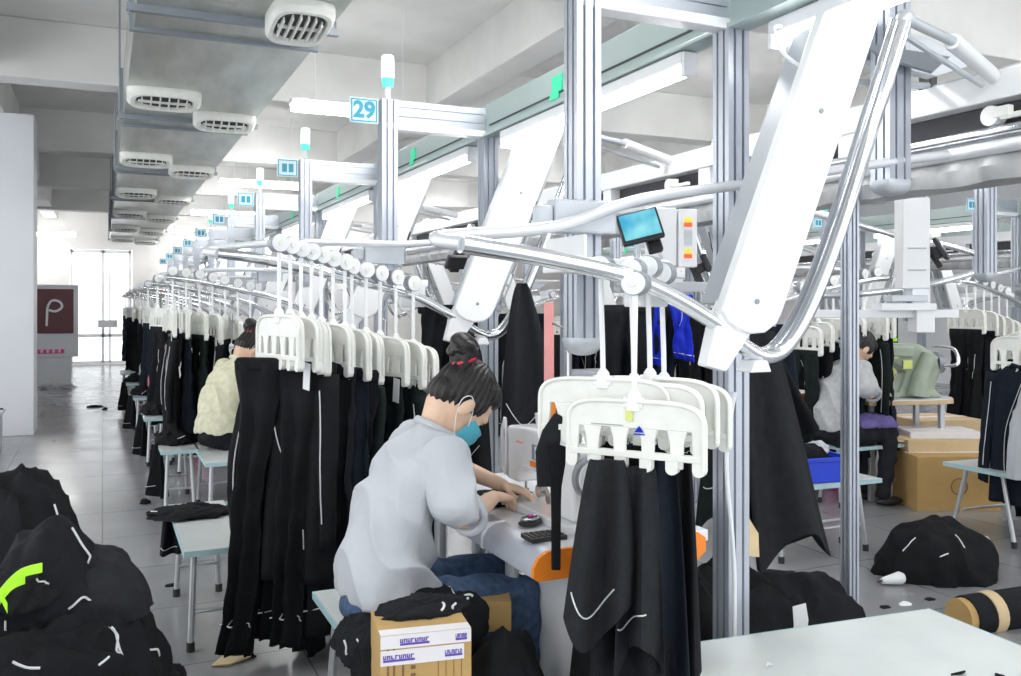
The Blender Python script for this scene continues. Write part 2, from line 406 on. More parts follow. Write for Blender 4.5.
X1, X2 = 1.36, 1.93
def make_frame(bottom, first=False):
    t = thing('workstation_frame', 'f', 'frame')
    MBx = MB(); post_mesh(MBx, X1, 0, bottom, 2.58, .085, .085); MBx.build('hanging_post', 'alu', t)
    e = MB()
    rg = []
    for s_, dz in ((1, 0), (1, -.012), (.92, -.03), (.7, -.047), (.3, -.055)):
        rg.append([Vector((X1 + .055 * s_ * math.copysign(abs(math.cos(a)) ** .5, math.cos(a)), .05 * s_ * math.copysign(abs(math.sin(a)) ** .5, math.sin(a)), bottom + dz)) for a in [2 * PI * j / 20 for j in range(20)]])
    e.rings(rg); e.build('end_cap', 'grey_panel', t, smooth=True)
    MBx = MB(); post_mesh(MBx, X2, 0, 0, 2.43, .085, .085); MBx.build('standing_post', 'alu', t)
    MB().box((X2, 0, .006), (.14, .14, .012)).build('foot_plate', 'alu_dark', t)
    MBx = MB(); beam_x(MBx, X1 + .0425, X2 - .035, 0, 2.46, 2.58); MBx.build('cross_beam', 'alu', t)
    MB().b2((X1 - .02, -.035, 2.425), (X2 + .04, .035, 2.46)).build('lower_flange', 'white', t, bev=.004)
    lb = MB(); lb.b2((X2 - .03, .035, 2.44), (X2 + .03, 2.065, 2.60)).b2((X2 - .045, .035, 2.425), (X2 + .045, 2.065, 2.44))
    lb.build('long_beam', 'beam', t, bev=.003)
    MB().b2((X2 - .036, .1, 2.475), (X2 - .03, 2.0, 2.482)).build('groove_shade', 'gap_shade', t)  # raised strip in a dark colour, painted shade of a groove
    MB().b2((X2 - .036, 1.16, 2.485), (X2 - .03, 1.26, 2.56)).b2((X2 - .037, 1.19, 2.455), (X2 - .031, 1.28, 2.485)).build('green_label', 'green_mark', t)
    # gusset bracket under the beam corner
    MB().prism([(0, 0), (.12, 0), (.12, -.03), (.04, -.12), (0, -.12)], (X2 + .045, -.006, 2.425), (0, 1, 0), (0, 0, 1), (1, 0, 0), .012).cyl((X2 + .05, .02, 2.38), (X2 + .065, .02, 2.38), .012, 10).build('gusset', 'black', t)
    return t

def make_signal(): 
    t = thing('signal_light', 's', 'signal light')
    MB().cyl((0, 0, 0), (0, 0, .07), .014, 12).build('stem', 'white', t, smooth=True)
    MB().cyl((0, 0, .07), (0, 0, .115), .028, 20, .033).build('green_segment', 'siggreen', t, smooth=True)
    MB().tube([(0, 0, .115), (0, 0, .225), (0, 0, .235)], [.034, .034, .028], 20).build('lamp_cap', 'siglamp', t, smooth=True)
    return t
def make_sign(txt=None):
    t = thing('number_sign', 's', 'sign')
    MB().b2((-.075, -.004, -.065), (.075, .004, .065)).build('plate', 'sign', t, bev=.003)
    MB().b2((-.068, -.007, -.058), (.068, -.0045, -.052)).b2((-.068, -.007, .052), (.068, -.0045, .058)).b2((-.068, -.007, -.058), (-.062, -.0045, .058)).b2((.062, -.007, -.058), (.068, -.0045, .058)).build('border', 'sign_blue', t)
    if txt:
        cu = bpy.data.curves.new('digits', 'FONT'); cu.body = txt; cu.size = .115; cu.align_x = 'CENTER'; cu.align_y = 'CENTER'; cu.extrude = .001; cu.offset = .004
        tmp = bpy.data.objects.new('digits_tmp', cu); COL.objects.link(tmp)
        dg = bpy.context.evaluated_depsgraph_get(); me = bpy.data.meshes.new_from_object(tmp.evaluated_get(dg))
        bpy.data.objects.remove(tmp)
        me.materials.clear(); me.materials.append(M['sign_blue'])
        d = bpy.data.objects.new('digits', me); COL.objects.link(d); d.parent = t; d.location = (0, -.007, 0); d.rotation_euler = (R(90), 0, 0)
    else:
        MB().b2((-.04, -.007, -.03), (-.005, -.0045, .03)).b2((.008, -.007, -.03), (.042, -.0045, .03)).build('faded_digits', 'sign_blue', t)
    return t
def make_strip():
    t = thing('strip_lamp', 's', 'lamp')
    MB().b2((-.035, 0, .0), (.035, 1.62, .045)).build('housing', 'white', t, bev=.004)
    MB().tube([(0, .02, -.015), (0, 1.60, -.015)], .026, 14).build('diffuser', 'lamp', t, smooth=True)
    for q in (-.012, 1.612): MB().b2((-.03, q, -.045), (.03, q + .02, .045)).build('end_cap', 'white', t, bev=.004)
    return t

# lifting arm in a plane across the aisle, local y = 0 at its front face
AX0, AZ0, AX1, AZ1 = 1.58, 1.49, 2.04, 2.58
def make_arm():
    t = thing('lifting_arm', 's', 'conveyor arm')
    d = Vector((AX1 - AX0, 0, AZ1 - AZ0)).normalized(); p = Vector((d.z, 0, -d.x))  # p points right and down
    L = (Vector((AX1, 0, AZ1)) - Vector((AX0, 0, AZ0))).length
    W = .20
    out = [(0, 0), (.03, -.018), (.07, -.028), (.12, -.022), (.165, .0), (.195, .04), (W, .08), (W, L), (0, L)]
    o = Vector((AX0, 0, AZ0))
    MB().prism(out, o, p, d, (0, 1, 0), .045).build('arm_cover', 'panel', t, smooth=True, bev=.008, seg=3, auto=30)
    MB().prism([(.02, .03), (W + .03, .1), (W + .03, L - .2), (.02, L)], o + Vector((0, .05, 0)), p, d, (0, 1, 0), .10).build('arm_channel', 'grey_panel', t, bev=.006)
    MB().prism([(.0, -.02), (.02, -.16), (.09, -.15), (.13, -.01), (.10, .04), (.01, .04)], o + Vector((0, .012, 0)), p, d, (0, 1, 0), .05).build('arm_foot', 'white', t, bev=.006)
    for q in ((.10, .07), (.1, L - .5)):
        c = o + p * q[0] + d * q[1]; MB().cyl(c + Vector((0, -.004, 0)), c + Vector((0, .01, 0)), .008, 12).build('screw', 'alu_dark', t)
    # slotted ladder along the right-hand side
    lad = MB()
    for q in range(6):
        c = o + p * (W + .045) + d * (.10 + q * .07) + Vector((0, .10, 0))
        lad.box(c, (.05, .02, .008), (0, .5, 0))
    a0 = o + p * (W + .025) + d * .06 + Vector((0, .10, 0)); a1 = o + p * (W + .025) + d * .55 + Vector((0, .10, 0))
    lad.tube([a0, a1], .005, 8).tube([a0 + p * .04, a1 + p * .04], .005, 8)
    lad.build('chain_guide', 'grey_panel', t)
    MB().tube(catmull([o + p * .205 + d * .35 + Vector((0, .05, 0)), o + p * .23 + d * .5 + Vector((0, .06, 0)), o + p * .215 + d * .7 + Vector((0, .05, 0))], 6), .006, 8).build('cable', 'black', t, smooth=True)
    return t

def rail_pts(near):
    xl = .80 if near else .45
    zl = 1.655 if near else 1.73
    dl = -.40 if near else -.52
    low = [(xl, dl, zl), (xl + .25, dl + .02, zl - .03), (1.31, -.40, 1.572), (1.55, -.38, 1.47), (1.72, -.35, 1.375), (1.80, -.34, 1.355), (1.87, -.34, 1.385), (1.95, -.35, 1.50), (2.05, -.36, 1.72), (2.19, -.36, 2.06), (2.335, -.36, 2.42)]
    up = [(xl, dl, zl), (xl - .04, dl + .06, zl + .012), (xl + .02, dl + .12, zl + .03), (xl + .35, dl + .17, zl + .07), (1.5, -.12, 1.83), (1.9, -.08, 1.90), (2.45, -.05, 2.0), (2.93, -.02, 2.08)]
    return low, up
def make_rail(near):
    t = thing('hanger_rail', 's', 'rail')
    low, up = rail_pts(near)
    MB().tube(catmull(low, 8), .024, 14).build('lower_tube', 'chrome', t, smooth=True)
    off = [(x, y + .045, z + .012) for x, y, z in low[1:]]
    MB().tube(catmull(off, 6), .011, 8).build('guide_tube', 'chrome', t, smooth=True)
    MB().tube(catmull(up, 8), .017, 12).build('return_tube', 'tubewhite', t, smooth=True)
    MB().sphere(low[-1], .03, 14, 8).tube([low[-1], (2.62, -.30, 2.40), (2.95, -.18, 2.36)], .017, 12).tube([(2.36, -.33, 2.38), (2.93, -.17, 2.31)], .010, 8).build('top_joint', 'grey_panel', t, smooth=True)
    MB().tube([(2.62, -.30, 2.40), (3.0, -.16, 2.355)], .028, 12).build('sleeve', 'white', t, smooth=True)
    # bracket carrying the rail from the hanging post
    b = MB(); b.b2((X1 - .16, -.30, 1.60), (X1 + .12, -.04, 1.635)).b2((X1 - .03, -.32, 1.50), (X1 + .10, -.29, 1.62)).b2((X1 - .16, -.30, 1.635), (X1 - .15, -.06, 1.70))
    b.build('bracket', 'white', t, bev=.006)
    b = MB().b2((X1 - .15, -.11, 1.72), (X1 + .06, -.045, 1.82)).b2((X1 - .20, -.10, 1.74), (X1 - .15, -.05, 1.80)); b.build('clamp', 'grey_panel', t, bev=.008)
    MB().prism([(0, 0), (.045, 0), (.06, -.035), (-.015, -.035)], (1.72, -.38, 1.345), (1, 0, 0), (0, 0, 1), (0, 1, 0), .07).build('stop_block', 'white', t, bev=.004)
    return t

# ------------------------------------------------------------------ hanger
def make_hanger(L, lean=.0, tagged=False, yellow=False, face=False):
    t = thing('clip_hanger', 's', 'hanger')
    W = .205
    top = []
    for j in range(25):
        a = PI - PI * j / 24
        x = W * math.copysign(abs(math.cos(a)) ** .42, math.cos(a)); z = -.085 + .085 * abs(math.sin(a)) ** .62
        top.append((x, z))
    plate = MB()
    inner = [(x * .90, -.078 + (z + .085) * .35 ) for x, z in reversed(top)]
    # solid arched head: outline down to the finger roots
    plate.prism(top + [(W, -.205), (W - .028, -.205), (W - .034, -.085), (-W + .034, -.085), (-W + .028, -.205), (-W, -.205)], (0, -.007, 0), (1, 0, 0), (0, 0, 1), (0, 1, 0), .014)
    for q in range(4):
        x = -.128 + q * .0853
        plate.prism([(x - .030, -.083), (x - .020, -.12), (x - .017, -.20), (x + .017, -.20), (x + .020, -.12), (x + .030, -.083)], (0, -.006, 0), (1, 0, 0), (0, 0, 1), (0, 1, 0), .012)
    plate.build('hanger_body', 'plastic', t, bev=.0035, seg=2)
    rim = MB(); rim.tube([(x * 1.0, -.010, z) for x, z in [(-W, -.2)] + top + [(W, -.2)]], .0065, 8); rim.tube([(x * 1.0, .010, z) for x, z in [(-W, -.2)] + top + [(W, -.2)]], .0065, 8)
    rim.build('rim', 'plastic', t, smooth=True)
    MB().b2((-W + .005, -.014, -.176), (W - .005, -.007, -.156)).b2((-W + .005, .007, -.176), (W - .005, .014, -.156)).build('clip_bar', 'plastic', t, bev=.002)
    for q in range(6):
        x = -.192 + q * .0768
        c = MB().tube([(x, -.013, -.20), (x, .013, -.20)], .018, 12).b2((x - .018, -.012, -.20), (x + .018, .012, -.175))
        c.build('clip', 'plastic', t)
    MB().tube([(0, 0, -.03), (0, 0, .02), (0, 0, .035)], [.022, .02, .010], 10).b2((-.03, -.012, -.02), (.03, .012, .012)).build('socket', 'plastic2', t, bev=.003)
    MB().tube(catmull([(0, 0, .02), (0, lean * .2, L * .3), (0, lean * .8, L * .7), (0, lean, L)], 5), .0085, 8).build('rod', 'plastic2', t, smooth=True)
    ax = Vector((0, -1, 0)) if face else Vector((1, 0, 0)); cw = Vector((0, lean, L))
    w = MB().tube([cw - ax * .03, cw + ax * .014], .039, 24).build('wheel', 'rim', t, smooth=True)
    MB().tube([cw + ax * .0142, cw + ax * .020], .036, 24).build('wheel_cover', 'plastic2', w, smooth=True)
    MB().tube([cw - ax * .0302, cw - ax * .034], .036, 24).build('wheel_cover', 'plastic2', w, smooth=True)
    MB().cyl(cw + ax * .020, cw + ax * .026, .012, 12).build('hub', 'plastic', w, smooth=True)
    if tagged:
        MB().box((.15, -.02, -.235), (.045, .002, .11), (.05, .15, 0)).build('paper_tag', 'paper', t)
    if yellow:
        MB().b2((-.022, -.0125, -.062), (.0, -.0085, -.02)).build('yellow_sticker', 'yellowsk', t)
        MB().prism([(0, 0), (.028, 0), (.014, .02)], (.005, -.0105, -.095), (1, 0, 0), (0, 0, 1), (0, 1, 0), .002).b2((.003, -.0105, -.103), (.035, -.0085, -.099)).build('blue_print', 'royal', t)
        MB().b2((-.13, -.0098, -.078), (-.03, -.0085, -.0755)).build('embossed_line', 'alu_dark', t)
    return t

# ------------------------------------------------------------------ hanging garments
def make_trousers(seed, L=.95, wt=.36, m='cloth', spread=.04, trim=True, flare=0.0):
    t = thing('hanging_trousers', 's', 'trousers')
    mbx = MB(); NA = 26; NT = 26
    pips = []
    for side in (-1, 1):
        def surf(tt, a, side=side):
            z = -tt * L
            if side > 0: z *= .96
            w = wt * (.54 - .20 * min(1, tt / .4)) * (1 + .10 * math.sin(tt * 6 + seed)); dpt = .034 + .035 * tt + .012 * math.sin(tt * 7 + seed * 2)
            cx = side * (wt * .235 + spread * tt) + flare * tt ** 1.5 + .012 * nz(tt * 3, side, 0, seed)
            x = cx + w / 2 * math.cos(a) + .012 * nz(tt * 4, a, 3, seed)
            wr = .006 * math.sin(z * 38 + 4 * nz(a, tt * 4, 2, seed)) * (1.2 - abs(tt - .45)) + .008 * nz(math.cos(a) * 5, tt * 9, 6, seed)
            y = wr + dpt / 2 * math.sin(a) * (1 + .5 * nz(math.cos(a) * 1.5, tt * 3, 1, seed)) + .024 * (.25 + tt) * math.sin(6 * math.cos(a) + seed + tt * 2.5) + .03 * tt * nz(tt * 2, side * 3, 5, seed)
            return Vector((x, y + side * .006, z + .012 * math.cos(a + seed) * tt))
        rg = [[surf(i / NT, 2 * PI * j / NA) for j in range(NA)] for i in range(NT + 1)]
        mbx.rings(rg)
        pips.append([surf(i / NT, -PI / 2 + .35 * math.sin(seed + side) + .25 * math.sin(i * .25)) * 1 + Vector((0, -.003, 0)) for i in range(int(NT * (.15 + .1 * (seed % 3))), int(NT * (.42 + .1 * (seed % 3))))])
        if trim:
            pips.append([surf(.90, -PI + PI * j / 14) + Vector((0, -.003, 0)) for j in range(15)])
    mbx.build('trouser_legs', m, t, smooth=True, auto=180)
    if trim:
        pb = MB()
        for k, p in enumerate(pips):
            if k % 2 == 0 and (seed + k) % 3 != 0: continue
            pb.tube(p, .0022, 5)
        pb.build('piping', 'piping', t, smooth=True)
    MB().b2((-wt / 2 - .005, -.021, -.035), (wt / 2 + .005, .021, .012)).build('waistband', m, t, bev=.012, seg=3)
    return t

def make_jacket(seed, L=.70, wt=.40, m='cloth2', sleeve=.62, hem=0.0, wb=None):
    t = thing('hanging_jacket', 's', 'jacket'); wb = wb or wt * 1.05
    NA = 40; NT = 26; mbx = MB()
    def surf(tt, a):
        sh = min(1, (tt / .10) ** .6) if tt > 0 else 0
        w = (wt * (.62 + .38 * sh)) * (1 - tt) + wb * tt
        dpt = .035 + .07 * tt
        ca = math.cos(a)
        z = -tt * L * (1 + hem * ca) - .012 * abs(math.sin(3 * a + seed)) * tt
        x = w / 2 * ca + .01 * nz(tt * 4, ca * 2, 1, seed)
        y = dpt / 2 * math.sin(a) + .020 * (.3 + tt) * math.sin(7 * ca + seed + 1.5 * tt) + .025 * tt * nz(tt * 2, ca * 2, 5, seed)
        return Vector((x, y, z))
    mbx.rings([[surf(i / NT, 2 * PI * j / NA) for j in range(NA)] for i in range(NT + 1)])
    mbx.build('jacket_body', m, t, smooth=True, auto=180)
    for s_ in (-1, 1):
        pts = []; rs = []
        for i in range(14):
            q = i / 13
            pts.append(Vector((s_ * (wt * .44 + .035 * math.sin(q * PI * .8) + .02 * q), -.012 - .035 * q - .015 * math.sin(q * 5 + seed), -.05 - q * sleeve))); rs.append(.052 * (1 - .35 * q) * (1 + .12 * nz(q * 8, s_, 0, seed)))
        mb2 = MB(); rg = []
        for i, (p, r) in enumerate(zip(pts, rs)):
            rg.append([p + Vector((r * math.cos(2 * PI * j / 14), .55 * r * math.sin(2 * PI * j / 14) + .004 * math.sin(3 * j + i), .01 * math.cos(2 * PI * j / 14 + seed))) for j in range(14)])
        mb2.rings(rg); sl = mb2.build('sleeve', m, t, smooth=True, auto=180)
        MB().tube([p + Vector((s_ * -.01, -.55 * r - .002, 0)) for p, r in zip(pts[1:-2], rs[1:-2])], .0025, 5).build('piping', 'piping', sl, smooth=True)
    MB().tube([(-.07, -.01, -.005), (-.05, -.03, .012), (0, -.036, .0), (.05, -.03, .012), (.07, -.01, -.005)], .012, 8).build('collar', m, t, smooth=True)
    MB().tube([surf(i / NT, -PI / 2 + .5 * math.sin(i * .12 + seed)) + Vector((0, -.004, 0)) for i in range(3, NT - 3)], .0024, 5).build('piping', 'piping', t, smooth=True)
    return t

def make_drape(seed, L=.80, wt=.09, wb=.34, m='greycloth', skew=0.0, point=.25, dp=.10, trim=True, fold=5):
    # long cut piece clipped at a narrow top and fanning out towards an uneven hem
    t = thing('hanging_garment', 's', 'garment')
    NA = 44; NT = 30; mbx = MB()
    def surf(tt, a):
        ca = math.cos(a)
        w = wt + (wb - wt) * (tt ** .75)
        hemz = 1 + point * (.5 - .5 * math.cos((ca + 1) * PI * .9 + seed)) * tt
        z = -tt * L * hemz
        x = skew * tt ** 1.3 + w / 2 * ca
        y = (.02 + dp * tt) / 2 * math.sin(a) + (.012 + .030 * tt) * math.sin(fold * ca + seed + .8 * tt) + .02 * tt * nz(tt * 2, ca * 2, 4, seed)
        return Vector((x, y, z))
    mbx.rings([[surf(i / NT, 2 * PI * j / NA) for j in range(NA)] for i in range(NT + 1)])
    mbx.build('fabric_panel', m, t, smooth=True, auto=60)
    if trim:
        MB().tube([surf(.80 + .05 * math.sin(j * .2), -PI * .85 + PI * .45 * j / 16) + Vector((0, -.004, 0)) for j in range(17)], .0022, 5).build('piping', 'piping', t, smooth=True)
    return t

T = [make_trousers(1, .98, .36, 'cloth', .03, flare=-.05), make_trousers(2, .92, .34, 'cloth3', .05), make_trousers(3, 1.02, .38, 'cloth2', .02, flare=.03), make_jacket(4, .72, .38, 'cloth4'),
     make_jacket(5, .80, .40, 'cloth'), make_trousers(6, .96, .35, 'cloth4', .04, flare=-.03), make_trousers(8, 1.05, .36, 'cloth', .03, flare=-.09), make_jacket(9, .86, .42, 'cloth3', .7)]
TN = ['black trousers, white hem', 'blue-black piped trousers', 'charcoal piped trousers', 'green-black piped jacket', 'long black piped jacket', 'green-black piped trousers', 'flared black piped trousers', 'navy-black piped jacket']
H_ROW = make_hanger(.30, .0); H_TAG = make_hanger(.30, .0, tagged=True)
protos = T + [H_ROW, H_TAG]

def rail_z(x, near=False):
    low, _ = rail_pts(near)
    for a, b in zip(low[:-1], low[1:]):
        if a[0] <= x <= b[0]:
            q = (x - a[0]) / (b[0] - a[0]); return a[2] + (b[2] - a[2]) * q, a[1] + (b[1] - a[1]) * q
    return low[0][2], low[0][1]

# ------------------------------------------------------------------ place the stations of the first row
N1 = 10
Y0 = 2.46
fr_near = make_frame(1.405); fr_gen = make_frame(1.70)
sig = make_signal(); strip = make_strip(); arm = make_arm(); rail_near = make_rail(True); rail_gen = make_rail(False)
sign29 = make_sign('29'); sign_gen = make_sign(None)
protos += [fr_gen, sig, strip, arm, rail_gen, sign_gen]
row_things = []
def place(proto, loc, label, group=None, rz=0.0, cat=None):
    o = copy_tree(proto); o.location = loc; o.rotation_euler = (0, 0, rz); o['label'] = label
    if group: o['group'] = group
    return o
def stations(x_off, y_start, n, rowname, near_first=False, mirror=False):
    sg = -1 if mirror else 1
    def pl(p, x, dy, z, lab, grp, flip=True):
        o = place(p, (x_off + sg * x, y + dy, z), lab, grp)
        if mirror and flip: o.scale = (-1, 1, 1)
        return o
    for k in range(n):
        y = y_start + 2.1 * k; st = STN[k]
        w = '%s station of %s' % (st, rowname)
        if near_first and k == 0:
            fr_near.location = (x_off, y, 0); fr_near['label'] = 'aluminium frame of the nearest station, its hanging post ending in a grey cap'; fr_near['group'] = 'workstation frames'
            rail_near.location = (x_off, y, 0); rail_near['label'] = 'shiny bent tube rail sweeping down then up in the foreground'; rail_near['group'] = 'hanger rails'
        else:
            fo = pl(fr_gen, 0, 0, 0, 'aluminium post and beam frame, ' + w, 'workstation frames')
            if mirror and k == 0 and x_off < 7:
                for ch in list(fo.children):
                    if ch.name.startswith(('standing_post', 'foot_plate')): bpy.data.objects.remove(ch)
                MBx = MB(); post_mesh(MBx, X2, 0, 1.42, 2.43, .10, .085); MBx.build('standing_post', 'alu', fo)
                continue_rail = False
            else: continue_rail = True
            if continue_rail: pl(rail_gen, 0, (1.35 if (k >= 2 and near_first) else 0), 0, 'bent tube hanger rail, ' + w, 'hanger rails')
        if not (near_first and k == 0): pl(sig, X1, 0, 2.58, 'white and green signal lamp on a post, ' + w, 'signal lights')
        pl(strip, X2, .24, 2.375, 'bright strip lamp under the long beam, ' + w, 'strip lamps')
        if not (mirror and k == 0 and x_off < 7): pl(arm, 0, -.41, 0, 'slanting white conveyor arm, ' + w, 'conveyor arms')
        if near_first and k == 1:
            sign29.location = (x_off + X1 - .135, y - .03, 2.51); sign29['label'] = 'small square sign reading 29 beside the second post of the aisle row'; sign29['group'] = 'number signs'
        elif near_first and k == 0:
            place(sign_gen, (x_off + X1 - .10, y - .03, 2.53), 'small blue and white sign cut off by the top edge, nearest post', 'number signs')
        else:
            place(sign_gen, (x_off + sg * (X1 - .135), y - .03, 2.51), 'small blue and white sign by the post, ' + w, 'number signs')
ROW2 = 6.10; R2Y = 3.68; ROW3 = 6.6; R3Y = 4.16; ROW4 = 12.7
stations(0, Y0, N1, 'the aisle row', near_first=True)
stations(ROW2, R2Y, 8, 'the second row', mirror=True)
stations(ROW3, R3Y, 6, 'the third row')
stations(ROW4, 5.2, 4, 'the fourth row', mirror=True)
# the bay in front of the first one: its long beam only, running past the camera
MBx = MB(); MBx.b2((X2 - .03, .0, 2.44), (X2 + .03, Y0 - .035, 2.60)).b2((X2 - .045, .0, 2.425), (X2 + .045, Y0 - .035, 2.44))
tag(MBx.build('ceiling_beam_rail', 'beam', org=(X2, 1.2, 2.5)), 'greenish long beam running from the nearest standing post toward the viewer', 'beam')
place(strip, (X2 + .06, Y0 - 1.78, 2.375), 'bright strip lamp at the top right, in front of the nearest slanting arm', 'strip lamps')
tag(MB().tube(catmull([(1.96, 2.24, 2.39), (1.89, 2.2, 2.36), (1.885, 2.15, 2.27), (1.95, 2.09, 2.20), (2.0, 2.075, 2.20)], 8), .006, 8).build('lamp_cable', 'white', org=(1.94, 2.2, 2.3), smooth=True), 'thin white cable looping from the lamp to the nearest slanting arm', 'cable')

# ------------------------------------------------------------------ hangers with clothes
def hang(x, y, zw, rz, gi, hlabel, glabel, hp=None, z_extra=0, gs=None, grz=None, hgroup='clip hangers of the aisle row', ggroup='clothes of the aisle row'):
    hz = zw - .30
    h = place(hp or H_ROW, (x, y, hz), hlabel, hgroup, rz)
    if gi is not None:
        g = copy_tree(T[gi]); g.location = (x, y, hz - .185); g.rotation_euler = (0, 0, rz if grz is None else grz); g['label'] = glabel
        if gs: g.scale = gs; g['group'] = ggroup
    return h
r2 = random.Random(11)
for k in range(1, N1):
    y = Y0 + 2.1 * k + (1.35 if k >= 2 else 0)
    if k == 1: xs = [.66, .71, .76, .81, .86, .92, .98, 1.04, 1.11, 1.18, 1.26, 1.35]
    elif k <= 4: xs = [.50, .60, .70, .80, .90, 1.0, 1.1]
    else: xs = [.48, .60, .72, .84, .96]
    for i, x in enumerate(xs):
        zr, dy = rail_z(x)
        rz = R(-90 + r2.uniform(-16, 20))
        zt = zr + .058
        if k == 1:
            zt += .0; rz = R(-78 + r2.uniform(-14, 14))
        where = 'hanging %s from the aisle at the %s station' % (ORD[i], STN[k])
        gi = r2.randrange(8)
        gs = None; grz = None; ex = 0
        if k == 1 and i < 7: gi = (6, 4, 0, 6, 2, 1, 6)[i]; gs = (1.02, 1.3, (1.16, 1.1, 1.2, 1.12, 1.2, 1.15, 1.1)[i]); grz = R((-38, -48, -58, -40, -62, -50, -60)[i]); ex = (-.24, -.22, -.20, -.18, -.15, -.12, -.10)[i]
        hang(x, y + dy - (.06 if k == 1 else 0) + ex, zt, rz, gi, 'white plastic clip hanger ' + where, TN[gi] + ' ' + where, H_TAG if (k == 1 and i % 2) or (k == 2 and i % 3 == 0) else H_ROW, gs=gs, grz=grz)
# clothes of the other rows, seen between the posts
for row, (xo, ys, nk, sg) in enumerate(((ROW2, R2Y, 6, -1), (ROW3, R3Y, 4, 1))):
    for k in range(nk):
        y = ys + 2.1 * k
        xs = (.55, .68, .82, .95, 1.08, 1.22)
        if row == 0 and k == 0: xs = (.46, .52, .58, .64, .70, .77, .84)
        for i, x in enumerate(xs):
            zr, dy = rail_z(x); gi = r2.randrange(8)
            if row == 0 and k == 0: dy += .62
            where = '%s from the %s end, %s station of the %s row' % (ORD[i], ('right', 'left')[row], STN[k], ('second', 'third')[row])
            hang(x * sg + xo, y + dy, zr + .058 - (.12 if (row == 0 and k == 0) else 0), R(-90 + r2.uniform(-20, 20)), gi, 'white clip hanger, ' + where, TN[gi] + ', ' + where, hgroup='clip hangers of the other rows', ggroup='clothes of the other rows')
#@@PART2

# ------------------------------------------------------------------ foreground hanger cluster
HF = make_hanger(.37, .01, yellow=True, face=True); HF2 = make_hanger(.37, -.02, face=True)
protos += [HF2]
def FHp(u, D): q = at(u, D); return q.x, q.y
FH = [(*FHp(634, 2.37), 1.252, -55, 'front most clip hanger with a yellow sticker, under the large round wheel', HF),
      (*FHp(603, 2.50), 1.30, -52, 'clip hanger behind and left of the front one, nearest station', HF2),
      (*FHp(634, 2.47), 1.29, -54, 'clip hanger directly behind the front one, middle of the cluster', HF2),
      (*FHp(650, 2.52), 1.30, -54, 'clip hanger second from the right in the foreground cluster', HF2),
      (*FHp(664, 2.57), 1.285, -56, 'clip hanger at the right end of the foreground cluster', HF2)]
for x, y, zt, a, lab, pr in FH:
    if pr is HF: o = pr; pr.location = (x, y, zt); pr.rotation_euler = (0, 0, R(a)); pr['label'] = lab; pr['group'] = 'foreground clip hangers'
    else: o = place(pr, (x, y, zt), lab, 'foreground clip hangers', R(a))
    o.scale = (.93, .84, .84)
def put(o, loc, rz, label, group='foreground hanging cloth'):
    o.location = loc; o.rotation_euler = (0, 0, R(rz)); o['label'] = label
    if group: o['group'] = group
    return o
def dr(u, D, z, rz, label, *a, **k): q = at(u, D, z); put(make_drape(*a, **k), q, rz, label)
dr(607, 2.36, 1.10, -30, 'wide dark grey cloth panel hanging at the front left of the cluster', 1.3, .37, .09, .20, 'greycloth', -.015, .34, .06)
dr(632, 2.44, 1.125, -30, 'long charcoal panel reaching below the others behind the front panel', 2.2, .80, .10, .27, 'cloth2', .0, .15, .08)
dr(612, 2.54, 1.12, -24, 'black panel hanging longest at the left rear of the cluster', 4.7, .95, .10, .22, 'cloth', -.04, .10, .08)
dr(640, 2.36, 1.08, -36, 'narrow dark grey panel hanging mid cluster', 3.4, .44, .08, .13, 'greycloth', .0, .25, .06)
dr(660, 2.45, 1.095, -36, 'blue-black panel hanging right of the middle of the cluster', 5.1, .62, .08, .17, 'cloth3', .0, .12, .07)
dr(676, 2.50, 1.09, -36, 'black panel at the right end of the foreground cluster', 6.3, .58, .08, .14, 'cloth2', .0, .12, .06)
# long strap beside the sewing machine
a = at(556, 2.52)
mbx = MB(); rg = []
for z, w_ in ((1.115, .012), (1.11, .03), (1.06, .028), (1.0, .016), (.95, .014), (.85, .013), (.775, .013), (.765, .012)):
    rg.append([a + Vector((sx * w_ * .8, -sx * w_ * .35 + sy * .004, z)) for sx, sy in ((-1, -1), (1, -1), (1, 1), (-1, 1))])
mbx.rings(rg)
tag(mbx.build('black_strap', 'cloth', org=a + Vector((0, 0, .765))), 'long narrow black strap hanging left of the foreground panels before the machine', 'strap')
a = at(553, 2.55)
tag(MB().prism([(-.045, .0), (.01, .0), (.02, .12), (.03, .20), (.005, .21), (-.03, .16), (-.05, .10)], a + Vector((0, 0, .99)), (.91, -.41, 0), (0, 0, 1), (.41, .91, 0), .012).build('black_flap', 'greycloth', org=a + Vector((0, 0, .99)), bev=.005), 'small black cloth flap hanging in front of the sewing machine', 'cloth')

